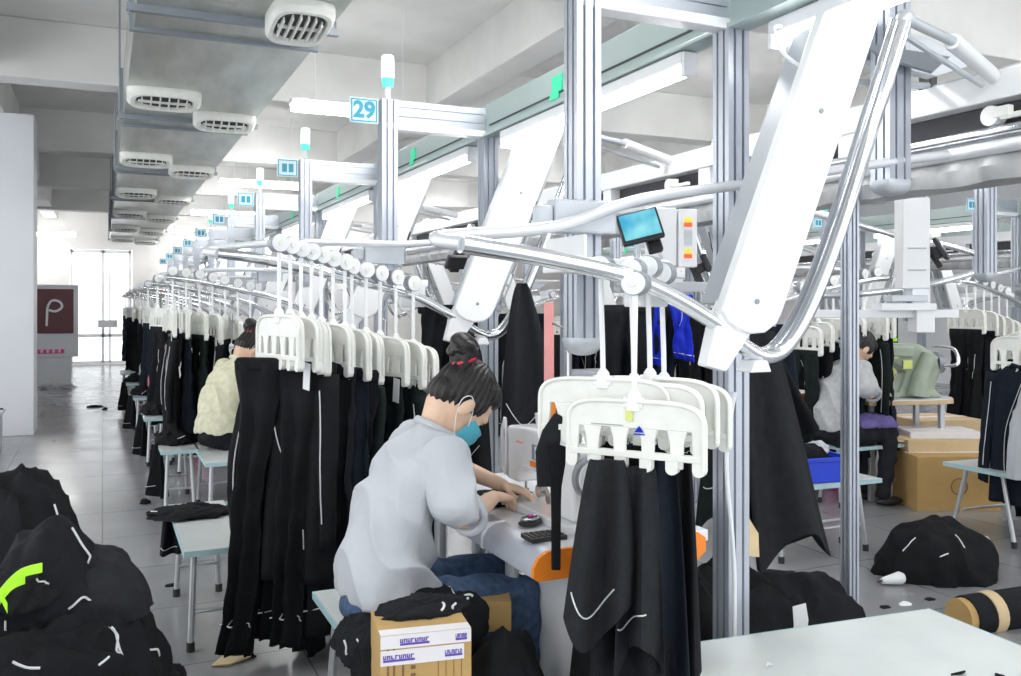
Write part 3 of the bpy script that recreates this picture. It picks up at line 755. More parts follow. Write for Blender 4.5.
# ------------------------------------------------------------------ overhead main conveyor (runs along the hall)
def conveyor(xc, y0, y1, lab):
    t = thing('overhead_conveyor', lab, 'conveyor', (xc, y0, 2.0), 0, 'overhead conveyors'); o = Vector((xc, y0, 2.0))
    MB().b2((xc - .03, y0, 2.27), (xc + .16, y1, 2.38)).build('fascia', 'white', t, org=o, bev=.006)
    MB().b2((xc + .05, y0, 2.17), (xc + .15, y1, 2.27)).build('track_gap_shade', 'gap_shade', t, org=o)  # solid block coloured as the shade between fascia and track
    MB().b2((xc - .01, y0, 2.355), (xc + .0, y1, 2.39)).build('top_lip', 'grey_panel', t, org=o)
    MB().tube([(xc - .01, y0, 2.155), (xc - .01, y1, 2.155)], .022, 12).build('upper_track', 'chrome', t, org=o, smooth=True)
    MB().tube([(xc - .02, y0, 2.095), (xc - .02, y1, 2.095)], .026, 12).build('lower_track', 'tubewhite', t, org=o, smooth=True)
    MB().b2((xc + .02, y0, 2.06), (xc + .16, y1, 2.17)).build('track_body', 'white', t, org=o, bev=.004)
    # crumpled grey sheet hung along the underside
    mbx = MB(); n = int((y1 - y0) / .05); r1 = []
    for i in range(n + 1):
        y = y0 + (y1 - y0) * i / n
        w = .02 * nz(y * 4, 0, 0, 3) + .008 * math.sin(y * 37)
        r1.append([Vector((xc - .005 + w, y, 2.075)), Vector((xc - .02 + w * 1.8, y, 2.03)), Vector((xc + .0 + w, y, 1.975 + .01 * nz(y * 5, 2, 1))), Vector((xc + .10, y, 1.965)), Vector((xc + .11, y, 2.07))])
    mbx.rings(r1); mbx.build('dust_sheet', 'sheet', t, org=o, smooth=True)
    for k in range(int((y1 - y0) / 1.05)):
        y = y0 + .55 + k * 1.05
        MB().b2((xc - .02, y - .05, 2.165), (xc + .06, y + .05, 2.275)).build('spacer', 'white', t, org=o, bev=.003)
        c = MB().tube([(xc - .03, y + .33, 2.215), (xc + .02, y + .33, 2.215)], .038, 18); w = c.build('trolley_wheel', 'plastic2', t, org=o, smooth=True)
        MB().b2((xc - .04, y + .12, 2.19), (xc - .02, y + .28, 2.21)).b2((xc - .045, y + .24, 2.2), (xc - .015, y + .30, 2.24)).build('trolley_arm', 'plastic', w, org=o, bev=.004)
    return t
conveyor(3.05, .4, 21.5, 'long white overhead conveyor line between the first and second rows')
conveyor(9.65, 2.0, 17.0, 'long white overhead conveyor line beyond the third row')
for k, (x, y) in enumerate(((3.0, 3.0), (3.05, 7.2), (3.05, 11.4), (3.05, 15.6), (9.65, 6.0), (9.65, 10.2))):
    m_ = MB(); post_mesh(m_, x, y, 0, 2.05 if k else 2.03, .055, .055)
    tag(m_.build('support_post', 'alu', org=(x, y, 0)), 'aluminium post holding up the overhead conveyor, ' + ['in front, left of the seated person in grey', 'second along the hall', 'third along the hall', 'fourth along the hall', 'nearest under the far line', 'second under the far line'][k], 'post', 'conveyor posts')
# roof truss pieces around the conveyor at the top right
t = thing('lift_head', 'grey angular sheet metal lift head at the top right above the conveyor', 'conveyor head', (2.75, 2.45, 1.93)); o = Vector((2.75, 2.45, 1.93))
m_ = MB(); post_mesh(m_, 2.65, 2.45, 1.965, 2.62, .105, .09); m_.build('hanging_channel', 'alu', t, org=o)
rg = []
for s_, dz_ in ((1, 0), (1, -.015), (.9, -.035), (.65, -.05), (.2, -.056)):
    rg.append([Vector((2.65 + .066 * s_ * math.copysign(abs(math.cos(a)) ** .5, math.cos(a)), 2.45 + .056 * s_ * math.copysign(abs(math.sin(a)) ** .5, math.sin(a)), 1.965 + dz_)) for a in [2 * PI * j / 20 for j in range(20)]])
MB().rings(rg).build('end_cap', 'grey_panel', t, org=o, smooth=True)
MB().prism([(0, 0), (.62, -.04), (.80, .02), (.62, .10), (0, .16)], (2.35, 2.52, 2.44), (1, 0, 0), (0, 0, 1), (0, 1, 0), .05).build('side_plate', 'grey_panel', t, org=o, bev=.004)
MB().prism([(0, 0), (.45, 0), (.30, -.10), (.08, -.06)], (2.45, 2.40, 2.44), (1, 0, 0), (0, .5, .86), (0, .86, -.5), .01).build('gusset_plate', 'alu_dark', t, org=o)
MB().tube([(2.4, 2.50, 2.32), (3.06, 2.62, 2.395)], .014, 10).build('brace', 'grey_panel', t, org=o)
MB().b2((3.03, 2.60, 2.37), (3.07, 2.66, 2.44)).build('clamp', 'black', t, org=o, bev=.004)

# ------------------------------------------------------------------ tablets and indicators
def tablet(name, label, c, rz, tilt, w, h, lit=True, arm_to=None):
    t = thing(name, label, 'tablet', c, rz); e = Euler((tilt, 0, 0)).to_matrix()
    MB().box((0, 0, 0), (w, .022, h), e).build('case', 'black', t, bev=.005)
    MB().box(e @ Vector((0, -.0125, .004)), (w * .88, .003, h * .82), e).build('screen', 'screen' if lit else 'black', t)
    MB().box(e @ Vector((0, .03, -.01)), (w * .5, .04, h * .5), e).box(e @ Vector((.04, .055, -.03)), (.05, .03, .11), e).build('mount', 'black', t, bev=.006)
    if arm_to is not None: MB().tube([(0, .03, 0)] + arm_to, .009, 8).build('stalk', 'white', t)
    return t
c = ptY(640, 227, 2.62)
tab = tablet('tablet', 'lit blue tablet tilted in a black case above the foreground rail', c, R(-22), R(-18), .145, .112, True, [(.06, .09, 0), (.07, .12, -.13)])
tab.rotation_euler = (0, R(-14), R(-22)); 
tablet('tablet', 'small dark tablet under the rail, right of the second post', ptY(456, 262, 3.9), R(10), R(35), .10, .07, False)
tablet('tablet', 'black tablet seen from behind on the right, beside the second row post', ptY(941, 249, 3.55), R(35), R(-30), .15, .13, False)
tablet('tablet', 'small black tablet below the indicator box, by the tall post', ptY(706, 263, 3.0), R(50), R(-25), .075, .075, False)
c = ptY(688, 238, 2.95)
t = thing('indicator_box', 'narrow grey box with two red and yellow lamps left of the tall post', 'indicator', c, R(-20))
MB().box((0, .02, 0), (.075, .04, .23)).build('case', 'white', t, bev=.004)
for z in (.062, -.062):
    MB().b2((-.016, -.006, z - .018), (.016, .002, z - .002)).build('red_lamp', 'sigred', t, bev=.002)
    MB().prism([(-.016, 0), (.016, 0), (.013, .015), (0, .022), (-.013, .015)], (0, -.006, z), (1, 0, 0), (0, 0, 1), (0, 1, 0), .008).build('yellow_lamp', 'sigyellow', t)
MB().b2((-.016, -.003, -.03), (.016, .002, .03)).build('grey_strip', 'grey_panel', t)
MB().b2((-.16, .0, -.11), (-.045, .06, .12)).b2((-.17, .01, -.02), (-.04, .055, .0)).build('controller', 'white', t, bev=.006)
c = ptY(700, 286, 2.75)
tag(MB().box((0, 0, 0), (.30, .04, .035)).build('cross_bar', 'white', org=None, bev=.004), 'white horizontal bar joined to the tall post below the indicator box', 'bar').location = (1.86, 2.60, 1.57)

# ------------------------------------------------------------------ sewing table with machine
def make_table(full=True):
    t = thing('sewing_table', 's', 'table')
    TZ = .805
    MB().b2((.06, -.55, TZ - .035), (.60, .60, TZ)).build('table_top', 'tabletop', t, bev=.003)
    out = [(.065, 0), (.03, -.004), (.005, -.018), (-.012, -.045), (-.014, -.075), (.0, -.085), (.065, -.085)]
    MB().prism(out, (0, -.55, TZ), (1, 0, 0), (0, 0, 1), (0, 1, 0), 1.15).build('rounded_edge', 'bullnose', t, smooth=True)
    MB().b2((-.0145, -.19, TZ - .08), (.066, -.175, TZ + .001)).build('edge_joint', 'white', t)
    MB().prism(out + [(.55, -.085), (.58, -.06), (.58, -.02), (.55, 0)], (0, -.565, TZ), (1, 0, 0), (0, 0, 1), (0, 1, 0), .016).build('orange_end', 'orange', t)
    for x, y in ((.10, -.17), (.10, .12), (.52, .45), (.10, .52)):
        MB().cyl((x, y, 0), (x, y, TZ - .035), .024, 14).build('leg', 'leg', t, smooth=True)
    MB().b2((.18, -.52, .0), (.50, -.12, .72)).build('drive_cabinet', 'white', t, bev=.02)
    MB().box((.02, -.36, .06), (.26, .32, .02), (0, -.25, 0)).build('foot_pedal', 'white', t, bev=.006)
    return t
def make_machine():
    t = thing('sewing_machine', 's', 'sewing machine')
    MB().b2((-.09, -.26, 0), (.09, .27, .030)).build('bed', 'machine', t, bev=.006)
    out = [(-.24, .03), (-.10, .03), (-.095, .09), (-.07, .125), (-.03, .14), (.12, .145), (.155, .12), (.16, .085), (.255, .085), (.265, .10), (.268, .25), (.25, .275), (.10, .285), (-.20, .285), (-.235, .27), (-.25, .24)]
    MB().prism(out, (-.055, 0, 0), (0, 1, 0), (0, 0, 1), (1, 0, 0), .11).build('arm_body', 'machine', t, bev=.012, seg=3)
    MB().cyl((0, .21, .03), (0, .21, .09), .005, 8).cyl((0, .21, .035), (0, .21, .05), .012, 8).build('needle_bar', 'steel', t)
    MB().b2((-.02, .19, .030), (.02, .235, .038)).build('presser_foot', 'steel', t)
    MB().tube([(-.062, .255, .30), (-.064, .275, .26), (-.064, .275, .12), (-.062, .25, .10), (-.062, .245, .24), (-.062, .255, .30)], .006, 8).build('thread_guard', 'tubewhite', t, smooth=True)
    MB().tube([(0, -.25, .17), (0, -.275, .17)], .065, 26).build('hand_wheel', 'rim', t, smooth=True)
    MB().tube([(0, -.274, .17), (0, -.285, .17)], .054, 26).build('wheel_face', 'machine', t, smooth=True)
    MB().cyl((0, -.284, .17), (0, -.295, .17), .02, 14).build('wheel_knob', 'alu_dark', t)
    MB().b2((-.0575, -.02, .185), (-.054, .045, .235)).build('display', 'alu_dark', t)
    MB().b2((-.0585, -.015, .19), (-.057, .02, .23)).build('display_lines', 'sign', t)
    MB().b2((-.0575, -.01, .16), (-.054, .06, .178)).b2((-.0575, -.17, .15), (-.054, -.10, .166)).build('orange_mark', 'orange', t)
    MB().b2((-.0575, .12, .225), (-.054, .17, .233)).build('red_mark', 'salmon', t)
    MB().cyl((-.06, -.06, .10), (-.085, -.06, .10), .022, 14).cyl((-.06, -.12, .085), (-.08, -.12, .085), .018, 14).tube([(-.06, -.02, .12), (-.08, -.05, .13), (-.08, -.10, .12), (-.07, -.15, .06)], .005, 6).build('tension_disc', 'steel', t)
    MB().cyl((0, .10, .28), (0, .10, .33), .012, 12, .018).build('thread_cup', 'grid', t, smooth=True)
    MB().tube([(.03, -.05, .28), (.03, -.05, .62), (.03, .06, .64)], .005, 6).build('thread_stand', 'steel', t)
    return t
tbl = make_table(); put(tbl, (1.125, 2.86, 0), 0, 'white sewing table with a rounded grey edge and orange end under the worker\'s hands', 'sewing tables')
mc = make_machine(); put(mc, (1.37, 2.68, .805), 0, 'white industrial sewing machine in front of the person in the white shirt', 'sewing machines')
for k in range(1, 6):
    place(tbl, (1.16, 2.86 + 2.1 * k, 0), 'white sewing table with orange end at the %s station of the aisle row' % STN[k], 'sewing tables')
    place(mc, (1.37, 2.68 + 2.1 * k, .805), 'white sewing machine at the %s station of the aisle row' % STN[k], 'sewing machines')
for k in range(1, 4):
    place(tbl, (4.75, 4.1 + 2.1 * k, 0), 'white sewing table at the %s station of the second row' % STN[k], 'sewing tables')
    place(mc, (4.96, 3.95 + 2.1 * k, .805), 'white sewing machine at the %s station of the second row' % STN[k], 'sewing machines')
t = thing('remote_clicker', 'small black gadget with a pink button on the sewing table before the machine', 'gadget', at(530, 2.86, .805), .5)
MB().sphere((0, 0, .012), (.05, .03, .012), 20, 8).build('case', 'black', t, smooth=True)
MB().tube([(.035 * math.cos(a), .022 * math.sin(a), .026) for a in [i * PI / 8 for i in range(17)]], .004, 6).build('ring', 'steel', t, smooth=True)
MB().sphere((.025, .012, .026), (.012, .008, .006), 12, 6).build('button', 'magenta', t, smooth=True)
t = thing('keypad', 'flat black keypad at the near end of the sewing table', 'keypad', at(541, 2.70, .805), 0)
MB().b2((-.05, -.04, 0), (.07, .04, .014)).build('case', 'black', t, bev=.003)
for q in range(6): MB().b2((-.042 + q * .018, -.03, .0142), (-.03 + q * .018, .03, .017)).build('key', 'rubber', t)

# ------------------------------------------------------------------ benches
def make_bench(w, l, label, loc, rz=0, H=.46, splay=.05, cat='bench', grp='pale green topped benches'):
    t = thing('work_bench', label, cat, loc, rz, grp)
    MB().b2((-w / 2, -l / 2, H - .025), (w / 2, l / 2, H)).build('bench_top', 'benchtop', t, bev=.003)
    m_ = MB().b2((-w / 2 - .006, -l / 2 - .006, H - .027), (w / 2 + .006, -l / 2, H - .001)).b2((-w / 2 - .006, l / 2, H - .027), (w / 2 + .006, l / 2 + .006, H - .001)).b2((-w / 2 - .006, -l / 2, H - .027), (-w / 2, l / 2, H - .001)).b2((w / 2, -l / 2, H - .027), (w / 2 + .006, l / 2, H - .001))
    m_.build('edge_band', 'benchedge', t)
    for sx in (-1, 1):
        for sy in (-1, 1):
            a = Vector((sx * (w / 2 - .05), sy * (l / 2 - .14), H - .025)); b = Vector((sx * (w / 2 - .03), sy * (l / 2 - .14 + splay), .02))
            g = MB().tube([a, b], .014, 12).build('leg', 'leg', t, smooth=True)
            MB().cyl(b + Vector((0, 0, .02)), (b.x, b.y, 0), .018, 12).build('rubber_foot', 'rubber', g)
    for sy in (-1, 1):
        MB().tube([(-w / 2 + .04, sy * (l / 2 - .12), .16), (w / 2 - .04, sy * (l / 2 - .12), .16)], .010, 8).build('stretcher', 'leg', t)
    return t
make_bench(.27, 1.0, 'narrow pale green bench standing in the aisle beside the hanging black clothes', (.455, 4.56, 0))
make_bench(.36, 1.15, 'pale green bench that the person in the white shirt sits on', (.885, 2.72, 0))
make_bench(1.12, .95, 'large pale table in the bottom right foreground with thread scraps', (2.0, 1.805, 0), R(-4.6), splay=.02, cat='table')
make_bench(.72, .38, 'pale bench carrying the blue crate beyond the tall posts', (3.95, 4.25, 0))
make_bench(.85, .40, 'pale bench that the person in grey sits on', (5.42, 5.22, 0))
make_bench(.95, .55, 'pale table at the right edge under the hanging black trousers', (5.62, 4.02, 0), R(-3), splay=.10)
for k in range(2, 7):
    make_bench(.34, 1.0, 'pale bench in the aisle row at the %s station' % STN[k], (.80 - .04 * (k - 2), 2.6 + 2.1 * k, 0))
    make_bench(.26, .8, 'low narrow bench jutting into the aisle at the %s station' % STN[k], (.52 - .03 * (k - 2), 3.15 + 2.1 * k, 0))

# ------------------------------------------------------------------ crumpled cloth
def crumple(c, r, seed, m='cloth', label='', cat='garment', grp=None, name='crumpled_garment', rz=0, amp=.22, pip=2, zmin=0, pc='piping', pt=.0035, nu=64, nv=36):
    t = thing(name, label, cat, c, rz, grp)
    rad = Vector(r)
    def surf(th, ph):
        d = Vector((math.sin(th) * math.cos(ph), math.sin(th) * math.sin(ph), math.cos(th)))
        q = Vector((d.x * 1.3, d.y * 1.3, d.z * .9))
        wv = 3.0 * nz(q.x, q.y, q.z, seed + 2)
        f1 = nz(q.x * 1.2, q.y * 1.2, q.z * 1.2, seed)
        f2 = .9 - math.sqrt(.02 + math.sin(3.2 * (d.x * math.cos(seed) + d.y * math.sin(seed)) + 2.2 * wv + .8 * d.z) ** 2) * 1.5
        f3 = math.sin(9 * (d.x * math.cos(seed * 2) + d.y * math.sin(seed * 2)) + 3 * wv)
        f4 = math.sqrt(max(0, 1 - abs(nz(q.x * 3.2, q.y * 3.2, q.z * 2.0, seed + 9)) * 2)) * 1.6 - .8
        k = 1 + amp * .75 * f1 + amp * .30 * (f2 - .2) + amp * .09 * f3 + amp * .16 * f4
        p = Vector((d.x * rad.x, d.y * rad.y, d.z * rad.z)) * k
        if d.z < 0: p.z *= .35
        p.z += rad.z * .0
        if p.z < zmin: p.z = zmin + (p.z - zmin) * .02
        return p
    m_ = MB(); m_.rings([[surf(.03 + (PI - .06) * i / nv, 2 * PI * j / nu) for j in range(nu)] for i in range(nv + 1)])
    m_.build('cloth', m, t, smooth=True, auto=50)
    rr = random.Random(seed * 31 + 5)
    for k in range(pip):
        th = rr.uniform(.5, 1.2); ph = rr.uniform(PI, 2 * PI); dth = rr.uniform(-.05, .06); dph = rr.uniform(-.07, .07)
        pts = [surf(th + dth * i, ph + dph * i) * 1.008 for i in range(9)]
        MB().tube(catmull(pts, 3), pt, 5).build('piping', pc, t, smooth=True)
    return t
P = 'black garments heaped at the left'
crumple(at(12, 3.15), (.34, .34, .93), 2, 'cloth', 'tall rounded heap of black clothing at the left edge, rear', 'garment heap', None, 'garment_heap', 0, .11, 1)
crumple(at(52, 2.72), (.32, .34, .84), 7, 'cloth2', 'big black garment heap in the left foreground', 'garment heap', None, 'garment_heap', 0, .13, 4)
crumple(at(30, 2.42, .42), (.24, .16, .24), 12, 'cloth', 'black piped garment lying on the left foreground heap, lower left', 'garment', P, rz=.4, amp=.3, pip=6)
crumple(at(88, 2.78, .56), (.17, .20, .20), 15, 'greycloth', 'dark garment folded over the top right of the left heap', 'garment', P, rz=.2, amp=.2, pip=1)
crumple(at(118, 2.80, .10), (.17, .20, .50), 18, 'cloth', 'black garment sliding down the right side of the left heap', 'garment', P, amp=.2, pip=2)
crumple(at(140, 3.02, 0), (.22, .18, .32), 21, 'cloth2', 'black garment trailing onto the floor right of the left heap', 'garment', P, amp=.2, pip=2)
crumple(at(12, 2.50, .68), (.12, .12, .08), 25, 'cloth', 'black garment with the bright green strip, left edge', 'garment', P, amp=.2, pip=1)
a = at(12, 2.34, .77)
m_ = MB()
for pts in ([(-.06, 0, -.06), (-.02, -.01, .0), (.02, 0, .035), (.07, 0, .045)], [(-.06, 0, .05), (-.03, -.01, .0), (-.01, -.005, -.05)], [(-.03, 0, -.03), (.0, -.01, .01), (.03, 0, .02)]):
    rg = []
    for i, p in enumerate(catmull(pts, 5)):
        rg.append([a + p + Vector(q) for q in ((0, -.004, -.012), (0, -.004, .012), (0, .004, .012), (0, .004, -.012))])
    m_.rings(rg)
tag(m_.build('green_strip', 'neon', org=a, smooth=True), 'bright neon green fabric strip on the black heap at the left edge', 'fabric strip')

# ------------------------------------------------------------------ people
def bake(ob, voxel, smooth_it=6, disp=None):
    r_ = ob.modifiers.new('r', 'REMESH'); r_.mode = 'VOXEL'; r_.voxel_size = voxel
    s_ = ob.modifiers.new('s', 'SMOOTH'); s_.iterations = smooth_it; s_.factor = .5
    bpy.context.view_layer.update()
    dg = bpy.context.evaluated_depsgraph_get(); me = bpy.data.meshes.new_from_object(ob.evaluated_get(dg))
    ob.modifiers.clear()
    mats_ = [m for m in ob.data.materials]
    ob.data = me
    if not me.materials:
        for m in mats_: me.materials.append(m)
    if disp:
        ns = [v.normal.copy() for v in me.vertices]
        for v, n in zip(me.vertices, ns): v.co += n * disp(v.co)
    for p in me.polygons: p.use_smooth = True
    me.update(); return ob
def capsule(m_, pts, rs, n=14):
    m_.tube(pts, rs, n)
    for p, r in zip(pts, rs): m_.sphere(p, r * .995, 14, 10)
def hand(m_, wrist, d, up, side, curl=.5, s=1.0):
    # d: finger direction, up: back of the hand, side: thumb side
    d = Vector(d).normalized(); side = Vector(side); side = (side - d * side.dot(d)).normalized(); up = d.cross(side); 
    if up.z < 0: up = -up
    w = Vector(wrist); e = Matrix((d, side, up)).transposed()
    m_.sphere(w + d * .045 * s, (.052 * s, .038 * s, .015 * s), 18, 12, e)
    for k, (o, L) in enumerate(((.027, .072), (.009, .080), (-.010, .075), (-.027, .060))):
        a = w + d * .080 * s + side * o * s; q = [a]; ang = .15
        for j, f in enumerate((.45, .32, .23)):
            ang += curl * (.7 if j else .4) + .06 * k
            q.append(q[-1] + (d * math.cos(ang) - up * math.sin(ang) + side * o * 1.2) * (L * f * s))
        rr = [.0092 * s, .0085 * s, .0078 * s, .0066 * s]
        capsule(m_, [a - d * .03 * s] + q, [.010 * s] + rr, 10)
    a = w + d * .02 * s + side * .026 * s
    b = a + (side * .8 + d * .65 - up * .25).normalized() * .036 * s; c = b + (side * .15 + d * 1.0 - up * .35).normalized() * .030 * s
    capsule(m_, [w + d * .015 * s + side * .01 * s, a, b, c], [.013 * s, .012 * s, .0095 * s, .0075 * s], 10)

def make_person(label, loc, rz, shirt='shirt', mask=True, tshirt=False, tie='red', bun=True, pants='jeans', hc=(.238, 0, 1.185)):
    t = thing('person', label, 'person', loc, rz)
    HS = 1.12; f = Vector((.55, 0, -.835)); c = Vector((.835, 0, .55)); s_ = Vector((0, 1, 0)); H = Vector(hc); E = Matrix((f, s_, c)).transposed()
    def h(a, b, d=0): return H + (f * a + c * b + s_ * d) * HS
    b_ = MB()
    b_.sphere(h(0, .01), (.092 * HS, .074 * HS, .100 * HS), 24, 16, E); b_.sphere(h(.035, -.055), (.058 * HS, .052 * HS, .055 * HS), 20, 12, E)
    capsule(b_, [h(.06, -.02), h(.105, -.042)], [.014, .013], 10)   # nose
    b_.sphere(h(.075, .02), (.022 * HS, .055 * HS, .02 * HS), 14, 8, E)            # brow
    for q in (-1, 1):
        b_.sphere(h(-.002, -.018, q * .086), (.020 * HS, .009 * HS, .032 * HS), 14, 10, E)
        b_.sphere(h(.068, -.012, q * .032), (.018 * HS, .02 * HS, .016 * HS), 12, 8, E)
    b_.sphere(h(.085, -.075), (.012 * HS, .022 * HS, .012 * HS), 10, 8, E)
    capsule(b_, [(.10, 0, 1.04), (.14, 0, 1.09), h(-.035, -.05)], [.058, .052, .054], 16)
    capsule(b_, [(.0, 0, .56), (.0, 0, .75), (.07, 0, .96)], [.07, .07, .07], 16)
    capsule(b_, [(.13, -.15, 1.02), (.12, 0, 1.02), (.13, .15, 1.02)], [.045, .055, .045], 14)
    capsule(b_, [(.12, -.17, 1.02), (.13, -.23, .90), (.145, -.245, .865)], [.045, .042, .040], 14)
    capsule(b_, [(.145, -.245, .865), (.24, -.16, .863), (.325, -.07, .872)], [.040, .034, .024], 14)
    hand(b_, (.325, -.07, .872), (.75, .6, -.12), (0, 0, 1), (-.4, .8, .1), .45)
    capsule(b_, [(.14, .17, 1.03), (.22, .24, .965), (.26, .235, .95)], [.045, .042, .038], 14)
    capsule(b_, [(.26, .235, .95), (.34, .15, .915), (.42, .075, .880)], [.038, .032, .023], 14)
    hand(b_, (.42, .075, .880), (.72, -.55, -.22), (0, 0, 1), (-.3, -.8, 0), .4)
    body = bake(b_.build('body', 'skin', t), .0045, 5)
    # hair
    hb = MB(); hb.sphere(h(-.022, .030), (.094 * HS, .084 * HS, .098 * HS), 26, 18, E); hb.sphere(h(-.062, -.02), (.045 * HS, .066 * HS, .055 * HS), 18, 12, E)
    hb.sphere(h(.02, .075), (.062 * HS, .070 * HS, .045 * HS), 18, 12, E)
    for q in (-1, 1): hb.sphere(h(-.0, .022, q * .058), (.055 * HS, .026 * HS, .048 * HS), 16, 10, E)
    if bun:
        hb.sphere(h(-.108, .078), (.040 * HS, .045 * HS, .04 * HS), 14, 10, E)
    def strands(v):
        d = v - H; a = math.atan2(d.y, d.dot(f) + .3 * d.dot(c))
        return .0028 * math.sin(a * 26 + d.dot(c) * 30) + .002 * nz(v.x * 30, v.y * 30, v.z * 30, 2)
    hair = bake(hb.build('hair', 'hair', t), .005, 5, strands)
    if bun:
        bb = MB(); bc = h(-.128, .095)
        bb.sphere(bc, (.050 * HS, .044 * HS, .042 * HS), 20, 14, E)
        bb.tube([bc + Vector((.045 * math.cos(a), .04 * math.sin(a), .012 * math.sin(a * 1.5))) for a in [i * .4 for i in range(14)]], .014, 8)
        bake(bb.build('hair_bun', 'hair', t), .005, 4, lambda v: .003 * math.sin(math.atan2(v.y, v.x - bc.x) * 5 + v.z * 130))
        MB().tube([h(-.098, .072) + (f * .3 + c * .9).normalized() * .0 + E @ Vector((.012 * math.sin(a), .040 * math.cos(a), .038 * math.sin(a))) for a in [i * PI / 9 for i in range(19)]], .009, 8).build('hair_tie', tie, t, smooth=True)
    if mask:
        mm = MB(); rg = []
        for i in range(9):
            v_ = -.105 + i * .0105
            ring = []
            for j in range(15):
                a = -1.15 + 2.3 * j / 14
                rr = .068 + .034 * math.cos(a) ** 2 * (1 - abs(v_ + .055) * 6) + .001 * math.sin(i * 2.5)
                ring.append((rr * math.cos(a) + .024, v_ + .012, rr * math.sin(a) * .86))
            rg.append([h(*p) for p in ring] + [h(p[0] - .004, p[1], p[2] * .97) for p in reversed(ring)])
        mm.rings(rg); mm.build('face_mask', 'mask', t, smooth=True)
        for q in (-1, 1):
            MB().tube(catmull([h(.05, -.04, q * .07), h(.02, -.008, q * .083), h(-.018, .012, q * .088), h(-.03, -.015, q * .084), h(.0, -.055, q * .078), h(.045, -.085, q * .066)], 5), .0016, 6).build('ear_loop', 'paper', t, smooth=True)
    # eyes looking down
    for q in (-1, 1):
        MB().sphere(h(.0845, -.010, q * .032), (.004, .015, .0035), 12, 6, E).build('eye', 'hair', t, smooth=True)
        MB().sphere(h(.088, .012, q * .033), (.004, .018, .003), 12, 6, E).build('eyebrow', 'hair', t, smooth=True)
    # shirt
    sb = MB()
    prof = [((-.02, .585), .15, .195), ((-.02, .61), .155, .20), ((-.025, .66), .150, .195), ((-.02, .74), .135, .175), ((.0, .82), .130, .175), ((.03, .90), .125, .18), ((.065, .97), .115, .185), ((.10, 1.03), .095, .175), ((.13, 1.075), .072, .13), ((.15, 1.10), .062, .085)]
    rg = []
    for (x, z), rx, ry in prof:
        tl = .35 * (z - .60)
        rg.append([Vector((x + rx * math.cos(a), ry * math.sin(a), z - math.cos(a) * rx * tl * 1.6)) for a in [2 * PI * j / 32 for j in range(32)]])
    sb.rings(rg)
    for q in (-1, 1):
        sh = Vector((.12, q * .165, 1.03))
        if q < 0: el = Vector((.13, -.235, .90)); cu = Vector((.165, -.235, .868))
        else: el = Vector((.205, .235, .975)); cu = Vector((.255, .24, .955))
        if tshirt: cu = sh.lerp(el, .9); el = sh.lerp(el, .5)
        capsule(sb, [Vector((.10, q * .12, 1.0)), sh, el], [.078, .076, .072], 16)
        sb.tube([el, cu], [.073, .064], 18); sb.sphere(el, .073, 16, 10)
    def folds(v):
        w_ = nz(v.x * 3, v.y * 3, v.z * 3, 2)
        k = .026 * (1 - abs(math.sin(v.z * 13 + v.x * 17 + v.y * 5 + 5 * nz(v.x * 4, v.y * 4, v.z * 3, 1))) * 1.6) * (.35 + 1.3 * abs(w_))
        k += .006 * nz(v.x * 5, v.y * 5, v.z * 5, 3)
        if v.z < .70: k += .007 * math.sin(math.atan2(v.y, v.x) * 11) * (.70 - v.z) * 9
        return k
    bake(sb.build('shirt', shirt, t), .006, 3, folds)
    # collar and cuffs
    MB().tube([(.15 + .060 * math.cos(a), .072 * math.sin(a), 1.10 - .028 * math.cos(a) * 1.2) for a in [2 * PI * j / 20 + .25 for j in range(20)]], .013, 8).build('collar', shirt, t, smooth=True)
    if not tshirt:
        for cu, dr in ((Vector((.172, -.228, .867)), Vector((.8, .55, .0))), (Vector((.252, .24, .956)), Vector((.8, .1, -.3)))):
            d = dr.normalized(); u = d.cross(Vector((0, 0, 1))).normalized(); v = d.cross(u)
            MB().tube([cu + (u * math.cos(a) + v * math.sin(a)) * .058 + d * .006 * math.sin(a * 3) for a in [2 * PI * j / 20 for j in range(21)]], .013, 8).build('rolled_cuff', shirt, t, smooth=True)
    # trousers and shoes
    jb = MB(); jb.sphere((-.015, 0, .56), (.15, .18, .105), 24, 14)
    jb.tube([(-.02, 0, .57), (-.02, 0, .67)], [.145, .125], 24)
    for q in (-1, 1):
        capsule(jb, [(.0, q * .09, .55), (.20, q * .11, .555), (.40, q * .11, .555)], [.098, .088, .072], 18)
        capsule(jb, [(.40, q * .11, .555), (.40, q * .115, .35), (.36, q * .12, .10)], [.072, .062, .052], 16)
    bake(jb.build('trousers', pants, t), .007, 5, lambda v: .006 * math.sin(v.x * 42 + 6 * nz(v.x * 5, v.y * 5, v.z * 5, 4)) * .8 + .004 * math.sin(v.z * 50 + v.y * 20))
    for q in (-1, 1):
        MB().sphere((.41, q * .12, .035), (.12, .045, .035), 18, 10).build('shoe', 'black', t, smooth=True)
    if False: MB().tube([(-.02 + .137 * math.cos(a), .165 * math.sin(a), .655) for a in [2 * PI * j / 28 for j in range(29)]], .012, 6).build('belt', 'black', t, smooth=True)
    return t
def recolor(o, frm, to):
    for c in o.children:
        if c.name.split('.')[0] in frm:
            c.data = c.data.copy(); c.data.materials.clear(); c.data.materials.append(M[to])
w1 = make_person('person in white shirt sewing', (.85, 2.80, 0), 0)
w1['label'] = 'person in white shirt, jeans and blue mask, black hair bun, sewing'
def more(loc, rz, shirt, label, pants=None):
    o = copy_tree(w1); o.location = loc; o.rotation_euler = (0, 0, rz); o['label'] = label; o['group'] = 'seated workers'
    recolor(o, ('shirt', 'collar', 'rolled_cuff'), shirt)
    if pants: recolor(o, ('trousers',), pants)
    return o
more((.80, 6.92, 0), R(25), 'cream', 'person in a cream shirt seated with back turned in the aisle row', 'cloth2')
